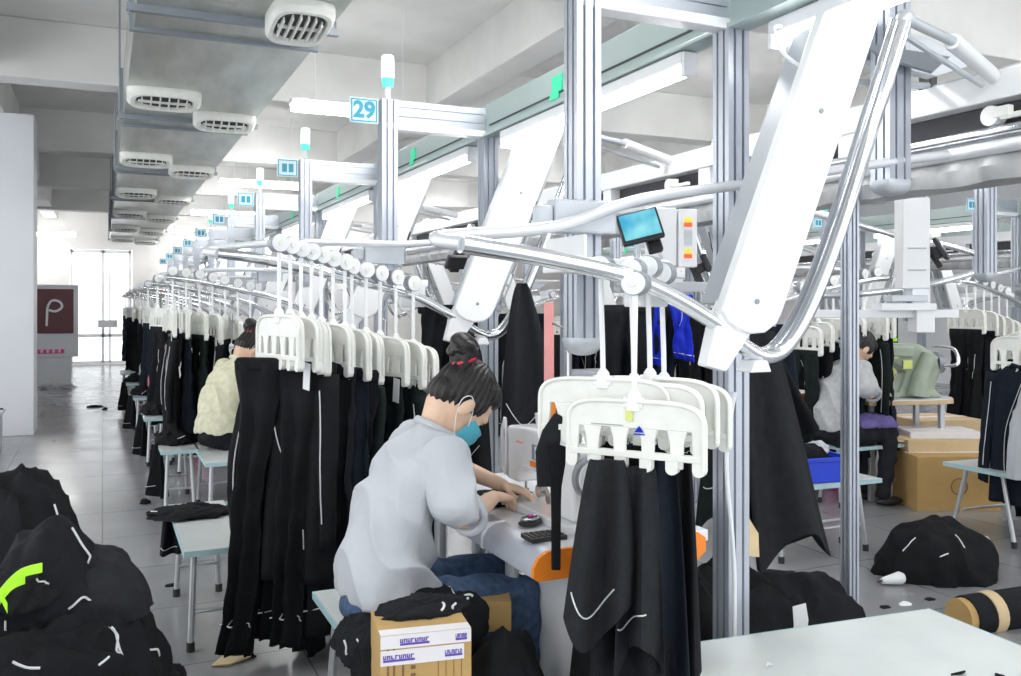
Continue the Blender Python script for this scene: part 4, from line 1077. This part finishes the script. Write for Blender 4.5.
more((.76, 9.0, 0), R(20), 'greyshirt', 'person in a pale grey shirt seated behind the one in cream', 'cloth2')
more((.66, 11.1, 0), R(15), 'pink', 'person in a pink shirt seated far down the aisle row', 'hotpink')
more((.64, 13.2, 0), R(15), 'paper', 'person in a white top farthest down the aisle row', 'cloth2')
o = more((5.03, 5.20, 0), R(-8), 'greyshirt', 'person in a light grey shirt seated at the right, working at a machine', 'greycloth')
for ch in list(o.children):
    if ch.name.startswith(('hair_bun', 'hair_tie', 'face_mask', 'ear_loop')): bpy.data.objects.remove(ch)
more((8.0, 7.5, 0), R(200), 'yellowsk', 'distant person with a yellow-green collar facing the viewer', 'cloth2')
more((6.15, 8.1, 0), R(10), 'paper', 'distant person in a white top behind the curved tubes', 'navy')

crumple((.80, 2.33, .665), (.13, .075, .05), 52, 'cloth2', 'black garment lying across the top of the taped box', 'garment', G2 if 'G2' in globals() else 'clothes on the worker bench', amp=.3, pip=2)
# cloth being sewn
crumple((1.30, 2.95, .807), (.15, .11, .035), 31, 'cloth', 'black cloth under the hands at the needle', 'cloth', None, 'sewn_cloth', .2, .4, 1)

# ------------------------------------------------------------------ box and clothes around the worker
t = thing('cardboard_box', 'brown cardboard box with white tape and purple print on the worker\'s bench', 'box', (.765, 2.27, .46), R(-9))
W_, D_, H_ = .235, .20, .215
MB().b2((-W_ / 2, -D_ / 2, 0), (W_ / 2, D_ / 2, H_)).build('carton', 'card', t, bev=.003)
MB().b2((-W_ / 2 + .001, -D_ / 2 - .0015, H_ - .076), (W_ / 2 - .02, -D_ / 2, H_ - .038)).build('tape', 'tape', t)
MB().b2((-W_ / 2 + .001, -D_ / 2 - .0015, H_ - .034), (W_ / 2 - .002, -D_ / 2, H_ - .001)).b2((-W_ / 2 + .001, -D_ / 2, H_), (W_ / 2 - .002, -D_ / 2 + .04, H_ + .0015)).build('tape', 'tape', t)
def word(cx, cz, w, h, n, seed):
    m_ = MB(); rr = random.Random(seed); x = cx - w / 2; 
    for k in range(n):
        q = w / n; 
        m_.b2((x, -D_ / 2 - .0025, cz - h / 2), (x + q * .3, -D_ / 2 - .0012, cz + h / 2)).b2((x, -D_ / 2 - .0025, cz + (h / 2 - h * .25 if k % 2 else -h / 2)), (x + q * .8, -D_ / 2 - .0012, cz + (h / 2 if k % 2 else -h / 4)))
        if rr.random() > .4: m_.b2((x + q * .55, -D_ / 2 - .0025, cz - h / 2), (x + q * .8, -D_ / 2 - .0012, cz + h / 2))
        x += q
    m_.b2((cx - w / 2, -D_ / 2 - .0025, cz - h * 1.15), (cx + w / 2, -D_ / 2 - .0012, cz - h * .62))
    return m_
for k, (cx, cz, w) in enumerate(((-.03, H_ - .016, .075), (.09, H_ - .016, .03), (-.07, H_ - .055, .08), (.07, H_ - .055, .045))):
    word(cx, cz, w, .010, 8, k).build('purple_print', 'purple', t)
m_ = MB()
for x, z, h_ in ((-.10, .07, .11), (-.085, .07, .11), (-.062, .09, .06), (.03, .02, .12), (.05, .02, .12), (.07, .02, .12), (.09, .02, .12)):
    m_.b2((x, -D_ / 2 - .0012, z), (x + (.005 if x < 0 else .0012), -D_ / 2 + .001, z + h_))
m_.b2((.03, -D_ / 2 - .0012, .139), (.0912, -D_ / 2 + .001, .1402))
m_.b2((-.04, -D_ / 2 - .0012, .10), (-.028, -D_ / 2 + .001, .115)).b2((-.04, -D_ / 2 - .0012, .075), (-.028, -D_ / 2 + .001, .09)).b2((-.04, -D_ / 2 - .0012, .125), (-.028, -D_ / 2 + .001, .135))
m_.build('brown_print', 'ink', t)
G2 = 'clothes on the worker bench'
crumple((.84, 2.45, .47), (.20, .10, .21), 41, 'cloth', 'black garment draped behind the taped box', 'garment', G2, rz=.1, amp=.35, pip=3)
crumple((.73, 2.62, .47), (.10, .18, .10), 44, 'cloth2', 'black garment on the left end of the worker bench', 'garment', G2, amp=.35, pip=2)
crumple((1.02, 2.30, .04), (.17, .18, .56), 47, 'cloth', 'black piped garment falling to the floor right of the taped box', 'garment', G2, rz=.3, amp=.12, pip=4)
crumple((1.14, 2.45, .0), (.15, .15, .46), 50, 'cloth2', 'dark garment slumped against the table leg, right of the box', 'garment', G2, amp=.13, pip=2)
t = thing('cardboard_box', 'small open brown box on the worker\'s lap side, behind the black clothes', 'box', (1.10, 2.60, .50), R(-20))
MB().b2((-.06, -.05, 0), (.07, .05, .09)).build('carton', 'card', t, bev=.002)
t = thing('thread_spool', 'small pink thread spool on the black clothes beside the worker', 'spool', (.775, 2.44, .655), .4)
MB().tube([(-.02, 0, 0), (.02, 0, 0)], .010, 12).build('thread', 'magenta', t, smooth=True)
MB().tube([(-.045, 0, 0), (-.02, 0, 0)], [.014, .008], 12).build('cone', 'paper', t, smooth=True)

# ------------------------------------------------------------------ clutter behind the first row
t = thing('pink_ruler', 'tall pink ruler with an orange foot standing behind the sewing machine', 'ruler', at(549, 4.0, 0), R(-20))
MB().b2((-.022, -.004, 1.14), (.022, .004, 1.52)).build('ruler_blade', 'salmon', t, bev=.002)
MB().b2((-.03, -.02, 1.0), (.03, .02, 1.14)).build('orange_foot', 'orange', t, bev=.01)
MB().cyl((0, 0, 0), (0, 0, 1.02), .012, 10).build('stand', 'leg', t)
MB().b2((-.08, -.08, 0), (.08, .08, .02)).build('base', 'leg', t, bev=.004)
B2 = 'dark clothes behind the sewing table'
put(make_drape(7.1, .72, .05, .34, 'greycloth', .06, .2, .10), (1.93, 4.12, 1.62), -15, 'dark grey cone shaped garment hanging behind the worker\'s head', B2)
put(make_drape(8.3, .60, .06, .24, 'cloth2', -.02, .2, .10), (1.70, 4.2, 1.30), -15, 'black garment hanging just right of the hair bun', B2)
put(make_trousers(11, .55, .30, 'cloth2'), (1.60, 4.3, 1.50), -10, 'short black trousers hanging above the hair bun', B2)
G3 = 'clothes hanging from the conveyor line'
for k, (x, y, m_n, L, z) in enumerate(((2.62, 4.25, 'cloth2', .85, 1.50), (2.78, 4.35, 'cloth3', .80, 1.50), (2.92, 4.30, 'royal', .38, 1.56), (3.06, 4.40, 'cloth3', .85, 1.50), (3.20, 4.35, 'cloth', .90, 1.48), (3.34, 4.45, 'cloth4', .85, 1.48), (2.15, 4.75, 'cloth', .7, 1.45), (2.3, 4.85, 'cloth3', .7, 1.45))):
    put(make_trousers(20 + k, L, .30, m_n), (x, y, z), -24 + 4 * k, ('royal blue piece' if m_n == 'royal' else 'dark trousers') + ' hanging %s from the left behind the foreground hangers' % ORD[k], G3)
G4 = 'big dark garments behind the tall post'
put(make_drape(9.2, .80, .12, .34, 'greycloth', .14, .20, .12, trim=False), (2.44, 2.92, 1.40), -20, 'large dark grey garment flaring to the right behind the tall post', G4)
put(make_drape(10.4, .78, .14, .30, 'cloth4', -.02, .15, .10), (2.42, 3.06, 1.42), -20, 'green-black garment hanging left of the large grey one', G4)
put(make_drape(12.5, .46, .12, .18, 'cloth', .20, .1, .06), (2.56, 3.12, 1.45), -20, 'black sleeve-like garment slanting right behind the tall post', G4)
put(make_drape(13.5, .55, .12, .26, 'cloth3', .0, .1, .08), (2.85, 3.3, 1.42), -20, 'dark garment hanging beneath the curved tube, farthest right', G4)
G5 = 'black heaps on the floor behind the tall post'
crumple((2.28, 2.95, 0), (.42, .34, .40), 61, 'cloth', 'black clothes heap on the floor just right of the tall post', 'garment heap', G5, 'garment_heap', 0, .3, 2)
crumple((2.72, 3.1, 0), (.36, .30, .32), 64, 'cloth2', 'rounded black clothes heap near the front support post', 'garment heap', G5, 'garment_heap', 0, .25, 1)
crumple((1.92, 2.95, 0), (.30, .34, .62), 67, 'cloth', 'tall black clothes heap between the orange table end and post', 'garment heap', G5, 'garment_heap', 0, .25, 1)
t = thing('cardboard_scrap', 'torn brown cardboard leaning at the left foot of the tall post', 'cardboard', at(700, 2.98, .28), R(-20))
MB().prism([(-.08, -.10), (.05, -.12), (.07, .06), (.02, .02), (-.04, .05)], (0, 0, 0), (1, 0, 0), (0, .3, .95), (0, .95, -.3), .006).build('sheet', 'card_light', t)
t = thing('paper_pattern', 'brown paper pattern piece hanging right of the tall post', 'paper', at(750, 3.1, .72), R(-20))
MB().prism([(-.04, -.07), (.03, -.08), (.03, .0), (.0, .05), (-.02, .10), (-.04, .04)], (0, 0, 0), (1, 0, 0), (0, .1, .99), (0, .99, -.1), .003).build('sheet', 'kraft', t)
t = thing('paper_tag', 'white paper tag on the dark garment above the floor heap', 'tag', at(798, 3.22, .36), R(-15))
MB().prism([(-.03, -.07), (.03, -.075), (.04, .02), (.03, .08), (-.02, .07), (-.015, .0)], (0, 0, 0), (1, 0, 0), (0, 0, 1), (0, 1, 0), .002).build('sheet', 'paper', t)
tag(MB().tube(catmull([(1.90, 2.40, 1.22), (1.865, 2.40, 1.0), (1.89, 2.39, .6), (1.885, 2.40, .02)], 8), .007, 8).build('white_cable', 'white', org=(1.87, 2.4, 0), smooth=True), 'white cable running down the left side of the tall post', 'cable')

# ------------------------------------------------------------------ right side
t = thing('blue_crate', 'bright blue plastic crate on the pale bench beyond the posts', 'crate', (3.88, 4.22, .46), R(-8))
m_ = MB(); m_.b2((-.20, -.14, 0), (.20, .14, .012))
for a, b in (((-.20, -.14), (.20, -.128)), ((-.20, .128), (.20, .14)), ((-.20, -.14), (-.188, .14)), ((.188, -.14), (.20, .14))): m_.b2((a[0], a[1], 0), (b[0], b[1], .13))
m_.build('crate_shell', 'blue_bin', t, bev=.004)
MB().b2((-.212, -.152, .125), (.212, -.138, .15)).b2((-.212, .138, .125), (.212, .152, .15)).b2((-.212, -.152, .125), (-.198, .152, .15)).b2((.198, -.152, .125), (.212, .152, .15)).build('rim', 'blue_bin', t, bev=.003)
crumple((3.86, 4.24, .56), (.17, .11, .12), 71, 'cloth', 'black cloth bundle filling the blue crate', 'cloth bundle', None, 'cloth_bundle', 0, .25, 0)
crumple((4.02, 4.3, .60), (.09, .07, .07), 73, 'shirt', 'small white cloth bundle on the blue crate', 'cloth bundle', None, 'cloth_bundle', 0, .3, 0)
crumple((4.28, 3.62, 0), (.33, .26, .30), 75, 'cloth', 'black sack of clothes with white piping on the floor, right', 'sack', None, 'garment_sack', -.3, .2, 5)
crumple((5.33, 5.12, .60), (.20, .17, .09), 77, 'purplecloth', 'purple cloth on the lap of the person in grey', 'cloth', None, 'folded_cloth', 0, .3, 0)
crumple((5.70, 5.05, .47), (.20, .10, .04), 79, 'card_light', 'brown paper bundle on the bench edge at the right', 'paper bundle', None, 'paper_bundle', 0, .3, 0)
t = thing('thread_cone', 'white cone lying on the floor in front of the black sack', 'cone', at(893, 4.86, .036), R(-14))
MB().tube([(-.065, 0, -.01), (.04, 0, 0), (.06, 0, 0)], [.016, .035, .026], 18).build('cone_body', 'paper', t, smooth=True)
MB().tube([(-.09, 0, -.012), (-.06, 0, -.01)], .006, 8).build('cone_tip', 'black', t)
for k, (u, D, m_n, r_) in enumerate(((905, 4.55, 'paper', .035), (885, 4.5, 'cloth', .03), (930, 4.62, 'cloth', .03), (975, 4.9, 'paper', .015))):
    crumple(at(u, D, 0), (r_, r_ * .7, r_ * .3), 81 + k, m_n, ['white scrap on the floor beyond the foreground table', 'black scrap left of the white scrap on the floor', 'black scrap right of the white scrap on the floor', 'tiny white scrap on the floor near the right edge'][k], 'scrap', 'floor scraps', 'fabric_scrap', 0, .4, 0, nu=24, nv=12)
t = thing('cardboard_roll', 'black roll wrapped in cardboard lying at the right edge behind the foreground table', 'roll', at(1000, 4.25, .08), R(-8))
MB().tube([(-.20, 0, -.02), (.42, 0, .0)], .095, 20).build('black_roll', 'cloth2', t, smooth=True)
MB().tube([(-.10, 0, -.015), (-.04, 0, -.013)], .099, 20).build('card_band', 'card_light', t, smooth=True)
MB().tube([(-.24, 0, -.02), (-.19, 0, -.02)], .085, 20).build('card_end', 'card', t, smooth=True)
# cardboard boxes on the right
def cbox(label, loc, rz, w, d, h, m_='card', print_=True, grp='cardboard boxes at the right'):
    t = thing('cardboard_box', label, 'box', loc, rz, grp)
    MB().b2((-w / 2, -d / 2, 0), (w / 2, d / 2, h)).build('carton', m_, t, bev=.004)
    MB().b2((-w / 2, -.03, h), (w / 2, .03, h + .002)).build('tape', 'tape', t)
    if print_:
        MB().tube([(w * .0 + .06 * math.cos(a), -d / 2 - .001, h * .45 + .06 * math.sin(a)) for a in [i * PI / 8 for i in range(17)]], .004, 6).build('round_mark', 'ink', t)
    return t
cbox('large cardboard box with a round printed mark on the floor at the right', (5.82, 4.86, 0), R(-24), .62, .42, .40)
cbox('flat white and brown carton lying on top of the large box', (5.90, 5.05, .402), R(-20), .60, .40, .09, 'card_light', False)
cbox('thin white carton on the flat carton', (5.95, 5.05, .494), R(-26), .55, .36, .05, 'tape', False)
cbox('cardboard box behind the large one by the machine table', (6.55, 5.6, 0), R(-15), .6, .5, .55, 'card_light', False)
cbox('small white box standing under the round-ended machine table', (5.75, 5.75, 0), R(-15), .24, .2, .60, 'tape', False)
t = thing('magenta_bin', 'magenta plastic bin on the floor under the machine table', 'bin', (5.60, 5.62, .0), R(-10))
MB().prism([(-.14, 0), (.14, 0), (.17, .50), (-.17, .50)], (0, -.12, 0), (1, 0, 0), (0, 0, 1), (0, 1, 0), .24).build('bin_body', 'magenta', t, bev=.01)
MB().b2((-.18, -.13, .49), (.18, .13, .51)).build('bin_rim', 'magenta', t, bev=.004)
# round ended machine table with the old green machine
t = thing('machine_table', 'pale round-ended table carrying the old green machine at the right', 'table', (5.80, 5.30, 0), R(-14))
out = [(-.40, -.25), (.20, -.25), (.36, -.20), (.44, -.08), (.45, .06), (.38, .18), (.22, .25), (-.40, .25)]
MB().prism(out, (0, 0, .74), (1, 0, 0), (0, 1, 0), (0, 0, 1), .035).build('table_top', 'card_light', t, bev=.004)
MB().prism([(x * .98, y * .98) for x, y in out], (0, 0, .775), (1, 0, 0), (0, 1, 0), (0, 0, 1), .004).build('laminate', 'tabletop', t)
for x, y in ((-.35, -.2), (-.35, .2), (.28, -.16), (.28, .16)): MB().b2((x - .02, y - .02, 0), (x + .02, y + .02, .74)).build('leg', 'leg', t, bev=.003)
t = thing('old_sewing_machine', 'bulky grey-green old sewing machine in front of the person in grey', 'sewing machine', (5.78, 5.32, .779), R(-24)); MACH = t
out = [(-.30, .22), (-.28, .33), (-.05, .38), (.14, .37), (.25, .30), (.28, .18), (.24, .06), (.30, .0), (-.02, .0), (.02, .08), (.05, .18), (-.02, .24), (-.12, .25), (-.16, .20), (-.20, .12), (-.24, .12), (-.25, .20)]
MB().prism(out, (0, -.07, 0), (1, 0, 0), (0, 0, 1), (0, 1, 0), .14).build('machine_body', 'machine_green', t, bev=.022, seg=3)
MB().b2((-.30, -.10, 0), (.0, .10, .04)).build('bed', 'machine_green', t, bev=.01)
MB().tube([(.27, 0, .24), (.31, 0, .24)], .075, 22).build('hand_wheel', 'rim', t, smooth=True)
MB().tube([(-.02, -.09, .30), (-.02, -.072, .30)], .03, 16).build('dial', 'yellowsk', t, smooth=True)
MB().b2((.03, -.085, .20), (.09, -.07, .26)).build('yellow_plate', 'yellowsk', t, bev=.004)
MB().cyl((-.22, 0, .04), (-.22, 0, .13), .006, 8).build('needle_bar', 'steel', t)
MB().tube(catmull([(.22, -.06, .36), (.34, -.10, .34), (.36, -.12, .24), (.28, -.10, .22)], 6), .012, 8).build('handle', 'chrome', t, smooth=True)
MACH.scale = (1.25, 1.2, 1.15)
MB().b2((-.27, -.09, .24), (-.15, .09, .36)).b2((-.12, -.095, .28), (.10, .095, .36)).build('head_cover', 'machine_green', MACH, bev=.015)
MB().tube([(.12, -.08, .02), (.14, -.09, .15), (.20, -.09, .30)], [.07, .055, .05], 14).build('side_casing', 'machine_green', MACH, smooth=True)
t = thing('thread_tower', 'black spool holder column with a yellow-green band, behind the old machine', 'spool holder', (6.25, 5.9, 0), 0)
MB().cyl((0, 0, 0), (0, 0, .8), .03, 12).build('column', 'leg', t)
MB().b2((-.12, -.10, 1.05), (.12, .10, 1.45)).b2((-.14, -.12, 1.43), (.14, .12, 1.46)).b2((-.03, -.03, .8), (.03, .03, 1.06)).build('spool_case', 'black', t, bev=.01)
MB().tube([(0, -.0, 1.20), (0, 0, 1.23)], .145, 20).build('yellow_band', 'neon', t)
# white cabinet columns with drawers seen between second row posts
t = thing('control_cabinet', 'white control cabinet mounted between the second row posts', 'cabinet', (*(at(912, 5.0)[:2]), 1.50), R(-25))
MB().b2((-.075, -.06, .10), (.075, .06, .60)).build('upper_box', 'white', t, bev=.006)
MB().b2((-.20, -.08, -.02), (.10, .07, .02)).b2((.0, -.06, -.14), (.10, .06, .0)).b2((-.02, -.05, .0), (.08, .05, .12)).build('shelf', 'white', t, bev=.004)
MB().b2((-.14, -.07, .03), (.06, .05, .065)).build('drawer', 'grey_panel', t, bev=.004)
MB().b2((-.05, -.065, .32), (.05, -.058, .325)).b2((-.05, -.065, .2), (.05, -.058, .205)).build('seam', 'alu_dark', t)
MB().b2((-.55, -.02, -.06), (.25, .02, -.015)).build('crossbar', 'white', t, bev=.004)

# pale curtain of white bundle at the right edge
crumple(at(1034, 5.45, .462), (.13, .15, .62), 91, 'shirt', 'white cloth bundle at the very right edge', 'cloth bundle', None, 'cloth_bundle', 0, .15, 0)

# ------------------------------------------------------------------ scraps on the foreground table and the floor
for k, (u, D, m_n, a_, L) in enumerate(((733, 2.50, 'cloth', .2, .03), (770, 2.60, 'paper', .6, .018), (958, 2.55, 'cloth', -.2, .045), (1000, 2.52, 'cloth', .4, .03), (682, 2.62, 'cloth', .1, .02), (820, 2.42, 'paper', -.5, .02))):
    p = at(u, D, .4605)
    t = tag(MB().tube([p + Vector((-L * .6, 0, .004)), p + Vector((0, L * a_, .007)), p + Vector((L * .6, 0, .004))], [.003, .005, .003], 6).build('thread_scrap', m_n, org=p), ('black' if m_n == 'cloth' else 'white') + ' thread scrap on the foreground table, ' + ['left of centre', 'beside the left black one', 'lower right', 'far right', 'at the left edge', 'near the middle'][k], 'scrap', 'thread scraps on the foreground table')
t = thing('paper_scrap', 'folded brown paper scrap on the floor under the narrow bench', 'paper', at(233, 3.83, .004), R(10))
MB().prism([(-.10, -.03), (-.03, -.06), (.09, -.02), (.06, .05), (-.02, .06)], (0, 0, 0), (1, 0, 0), (0, 1, 0), (0, 0, 1), .006).prism([(-.06, -.02), (.0, -.04), (.08, -.01), (.05, .04)], (0, 0, .006), (1, 0, .04), (0, 1, .05), (0, 0, 1), .003).build('sheet', 'kraft', t)
crumple(at(250, 3.86, 0), (.025, .02, .02), 95, 'cloth', 'black scrap beside the brown paper on the floor', 'scrap', 'floor scraps', 'fabric_scrap', 0, .3, 0, nu=24, nv=12)
for k, (u, D) in enumerate(((116, 5.4), (172, 4.85), (95, 13.5), (105, 13.2), (145, 6.9))):
    crumple(at(u, D, 0), (.035, .025, .012) if k < 2 else (.12 if k == 2 else .04, .06, .03), 97 + k, 'cloth', ['black scrap on the aisle floor right of the heap', 'black scrap on the aisle floor by the narrow bench', 'dark rag on the floor far down the aisle', 'smaller dark rag on the far aisle floor', 'black scrap on the aisle floor at mid distance'][k], 'scrap', 'floor scraps', 'fabric_scrap', 0, .4, 0, nu=24, nv=12)
# dark cloth trailing over the narrow bench
crumple((.40, 4.78, .465), (.20, .16, .045), 103, 'cloth', 'black cloth laid over the far end of the narrow bench', 'garment', None, amp=.3, pip=1)
put(make_drape(14.1, .17, .10, .13, 'cloth', .0, .1, .03), (.325, 4.80, .45), -10, 'black cloth corner hanging off the aisle side of the narrow bench', None)
for k in range(2, 6):
    crumple((.52 - .03 * (k - 2), 3.2 + 2.1 * k, .465), (.15, .25, .10), 110 + k, 'cloth', 'black clothes bundle on the low bench at the %s station' % STN[k], 'garment', 'bundles on the aisle benches', amp=.3, pip=1)
    put(make_drape(15 + k, .36, .10, .2, 'cloth', .0, .1, .06), (.37 - .03 * (k - 2), 3.1 + 2.1 * k, .46), -60, 'black cloth hanging down from the low bench, %s station' % STN[k], 'cloth trailing from the aisle benches')

# ------------------------------------------------------------------ left side, in front of and behind the partition
t = thing('green_side_table', 'small side table with a green top in front of the white partition', 'table', (-1.15, 10.6, 0), 0)
MB().b2((-.45, -.3, .40), (.22, .3, .43)).build('table_top', 'benchtop', t, bev=.004)
for x in (-.4, .17):
    for y in (-.25, .25): MB().b2((x - .02, y - .02, 0), (x + .02, y + .02, .40)).build('leg', 'leg', t)
crumple((-1.25, 10.5, .432), (.22, .18, .03), 121, 'benchedge', 'teal folded cloth on the small side table', 'cloth', None, 'folded_cloth', 0, .2, 0)
crumple((-1.20, 10.45, .46), (.28, .10, .03), 122, 'cloth', 'black cloth strip on the small side table', 'cloth', None, 'folded_cloth', 0, .3, 0)
t = thing('cardboard_box', 'orange-brown box in front of the small side table at the left', 'box', (-1.32, 10.0, 0), 0)
MB().b2((-.25, -.2, 0), (.22, .2, .18)).build('lower_box', 'ink', t, bev=.004); MB().b2((-.25, -.2, .18), (.22, .2, .36)).build('upper_box', 'card', t, bev=.004)
t = thing('notice_stand', 'white stand with a maroon board, beyond the partition', 'notice board', (-.62, 19.2, 0), 0)
MB().b2((-.62, -.1, .55), (.20, .1, 1.92)).build('cabinet', 'wall', t, bev=.01)
MB().b2((-.56, -.115, 1.0), (.12, -.10, 1.84)).build('maroon_panel', 'maroon', t)
MB().tube(catmull([(-.34, -.12, 1.14), (-.33, -.12, 1.36), (-.32, -.12, 1.5), (-.25, -.12, 1.62), (-.12, -.12, 1.60), (-.08, -.12, 1.5), (-.18, -.12, 1.42), (-.3, -.12, 1.44)], 5), .022, 6).build('white_motif', 'paper', t)
m_ = MB()
for k in range(5): m_.b2((-.50 + k * .1, -.104, .62), (-.44 + k * .1, -.10, .70))
m_.b2((-.50, -.104, .62), (-.06, -.10, .635)); m_.build('pink_letters', 'hotpink', t)
MB().b2((-.5, -.08, 0), (.08, .08, .56)).build('stand', 'wall', t, bev=.01)
crumple((-.75, 18.6, 0), (.30, .2, .12), 125, 'greyshirt', 'grey rag heap on the floor beside the notice stand', 'rag', None, 'rag_heap', 0, .3, 0)
t = thing('wall_fan', 'small dark wall fan on the column beyond the partition', 'fan', (-1.17, 17.5, 2.75), 0)
MB().tube([(0, -.12, 0), (0, -.05, 0)], .13, 20).build('fan_cage', 'grey_panel', t, smooth=True)
MB().tube([(0, -.05, 0), (-.12, .0, 0)], .03, 10).build('fan_arm', 'black', t)
t = thing('orange_lamp', 'small orange warning lamp far along the aisle row', 'lamp', at(161, 14.5, 1.73), 0)
MB().sphere((0, 0, 0), (.05, .05, .05), 16, 10).build('dome', 'sigyellow', t, smooth=True)
MB().cyl((0, 0, -1.73), (0, 0, -.04), .02, 10).build('stem', 'leg', t)

pr_ = [ptY(800, 296, 4.1), ptY(870, 293, 4.0), ptY(935, 283, 3.95), ptY(975, 272, 3.9), ptY(986, 264, 3.92), ptY(978, 255, 4.0), ptY(945, 245, 4.1), ptY(905, 238, 4.15), ptY(845, 221, 4.25)]
t = thing('hanger_rail', 'thin bent tube rail turning back on itself at the right, beside the black tablet', 'rail', pr_[4]); t['group'] = 'hanger rails'
MB().tube(catmull(pr_, 8), .019, 12).build('bent_tube', 'chrome', t, org=pr_[4], smooth=True)
MB().tube([pr_[-1], pr_[-1] + Vector((-.35, .2, .12))], .022, 12).build('sleeve', 'white', t, org=pr_[4], smooth=True)

# ------------------------------------------------------------------ camera, world
for p in protos: delete_tree(p)
cd = bpy.data.cameras.new('camera'); cam = bpy.data.objects.new('camera', cd); COL.objects.link(cam)
cam.location = (0, 0, CAM_H); cam.rotation_euler = (R(90), 0, -YAW)
cd.sensor_width = 36; cd.lens = 36 * 901 / 1021; cd.shift_y = -31 / 1021; cd.clip_start = .02; cd.clip_end = 200
scene.camera = cam
wd = bpy.data.worlds.new('daylight'); scene.world = wd; wd.use_nodes = True
bg = wd.node_tree.nodes['Background']; bg.inputs[0].default_value = (.93, .97, 1, 1); bg.inputs[1].default_value = 1.35
vs = scene.view_settings; vs.view_transform = 'Standard'; vs.look = 'None'; vs.gamma = 1; vs.use_curve_mapping = False; vs.exposure = .48
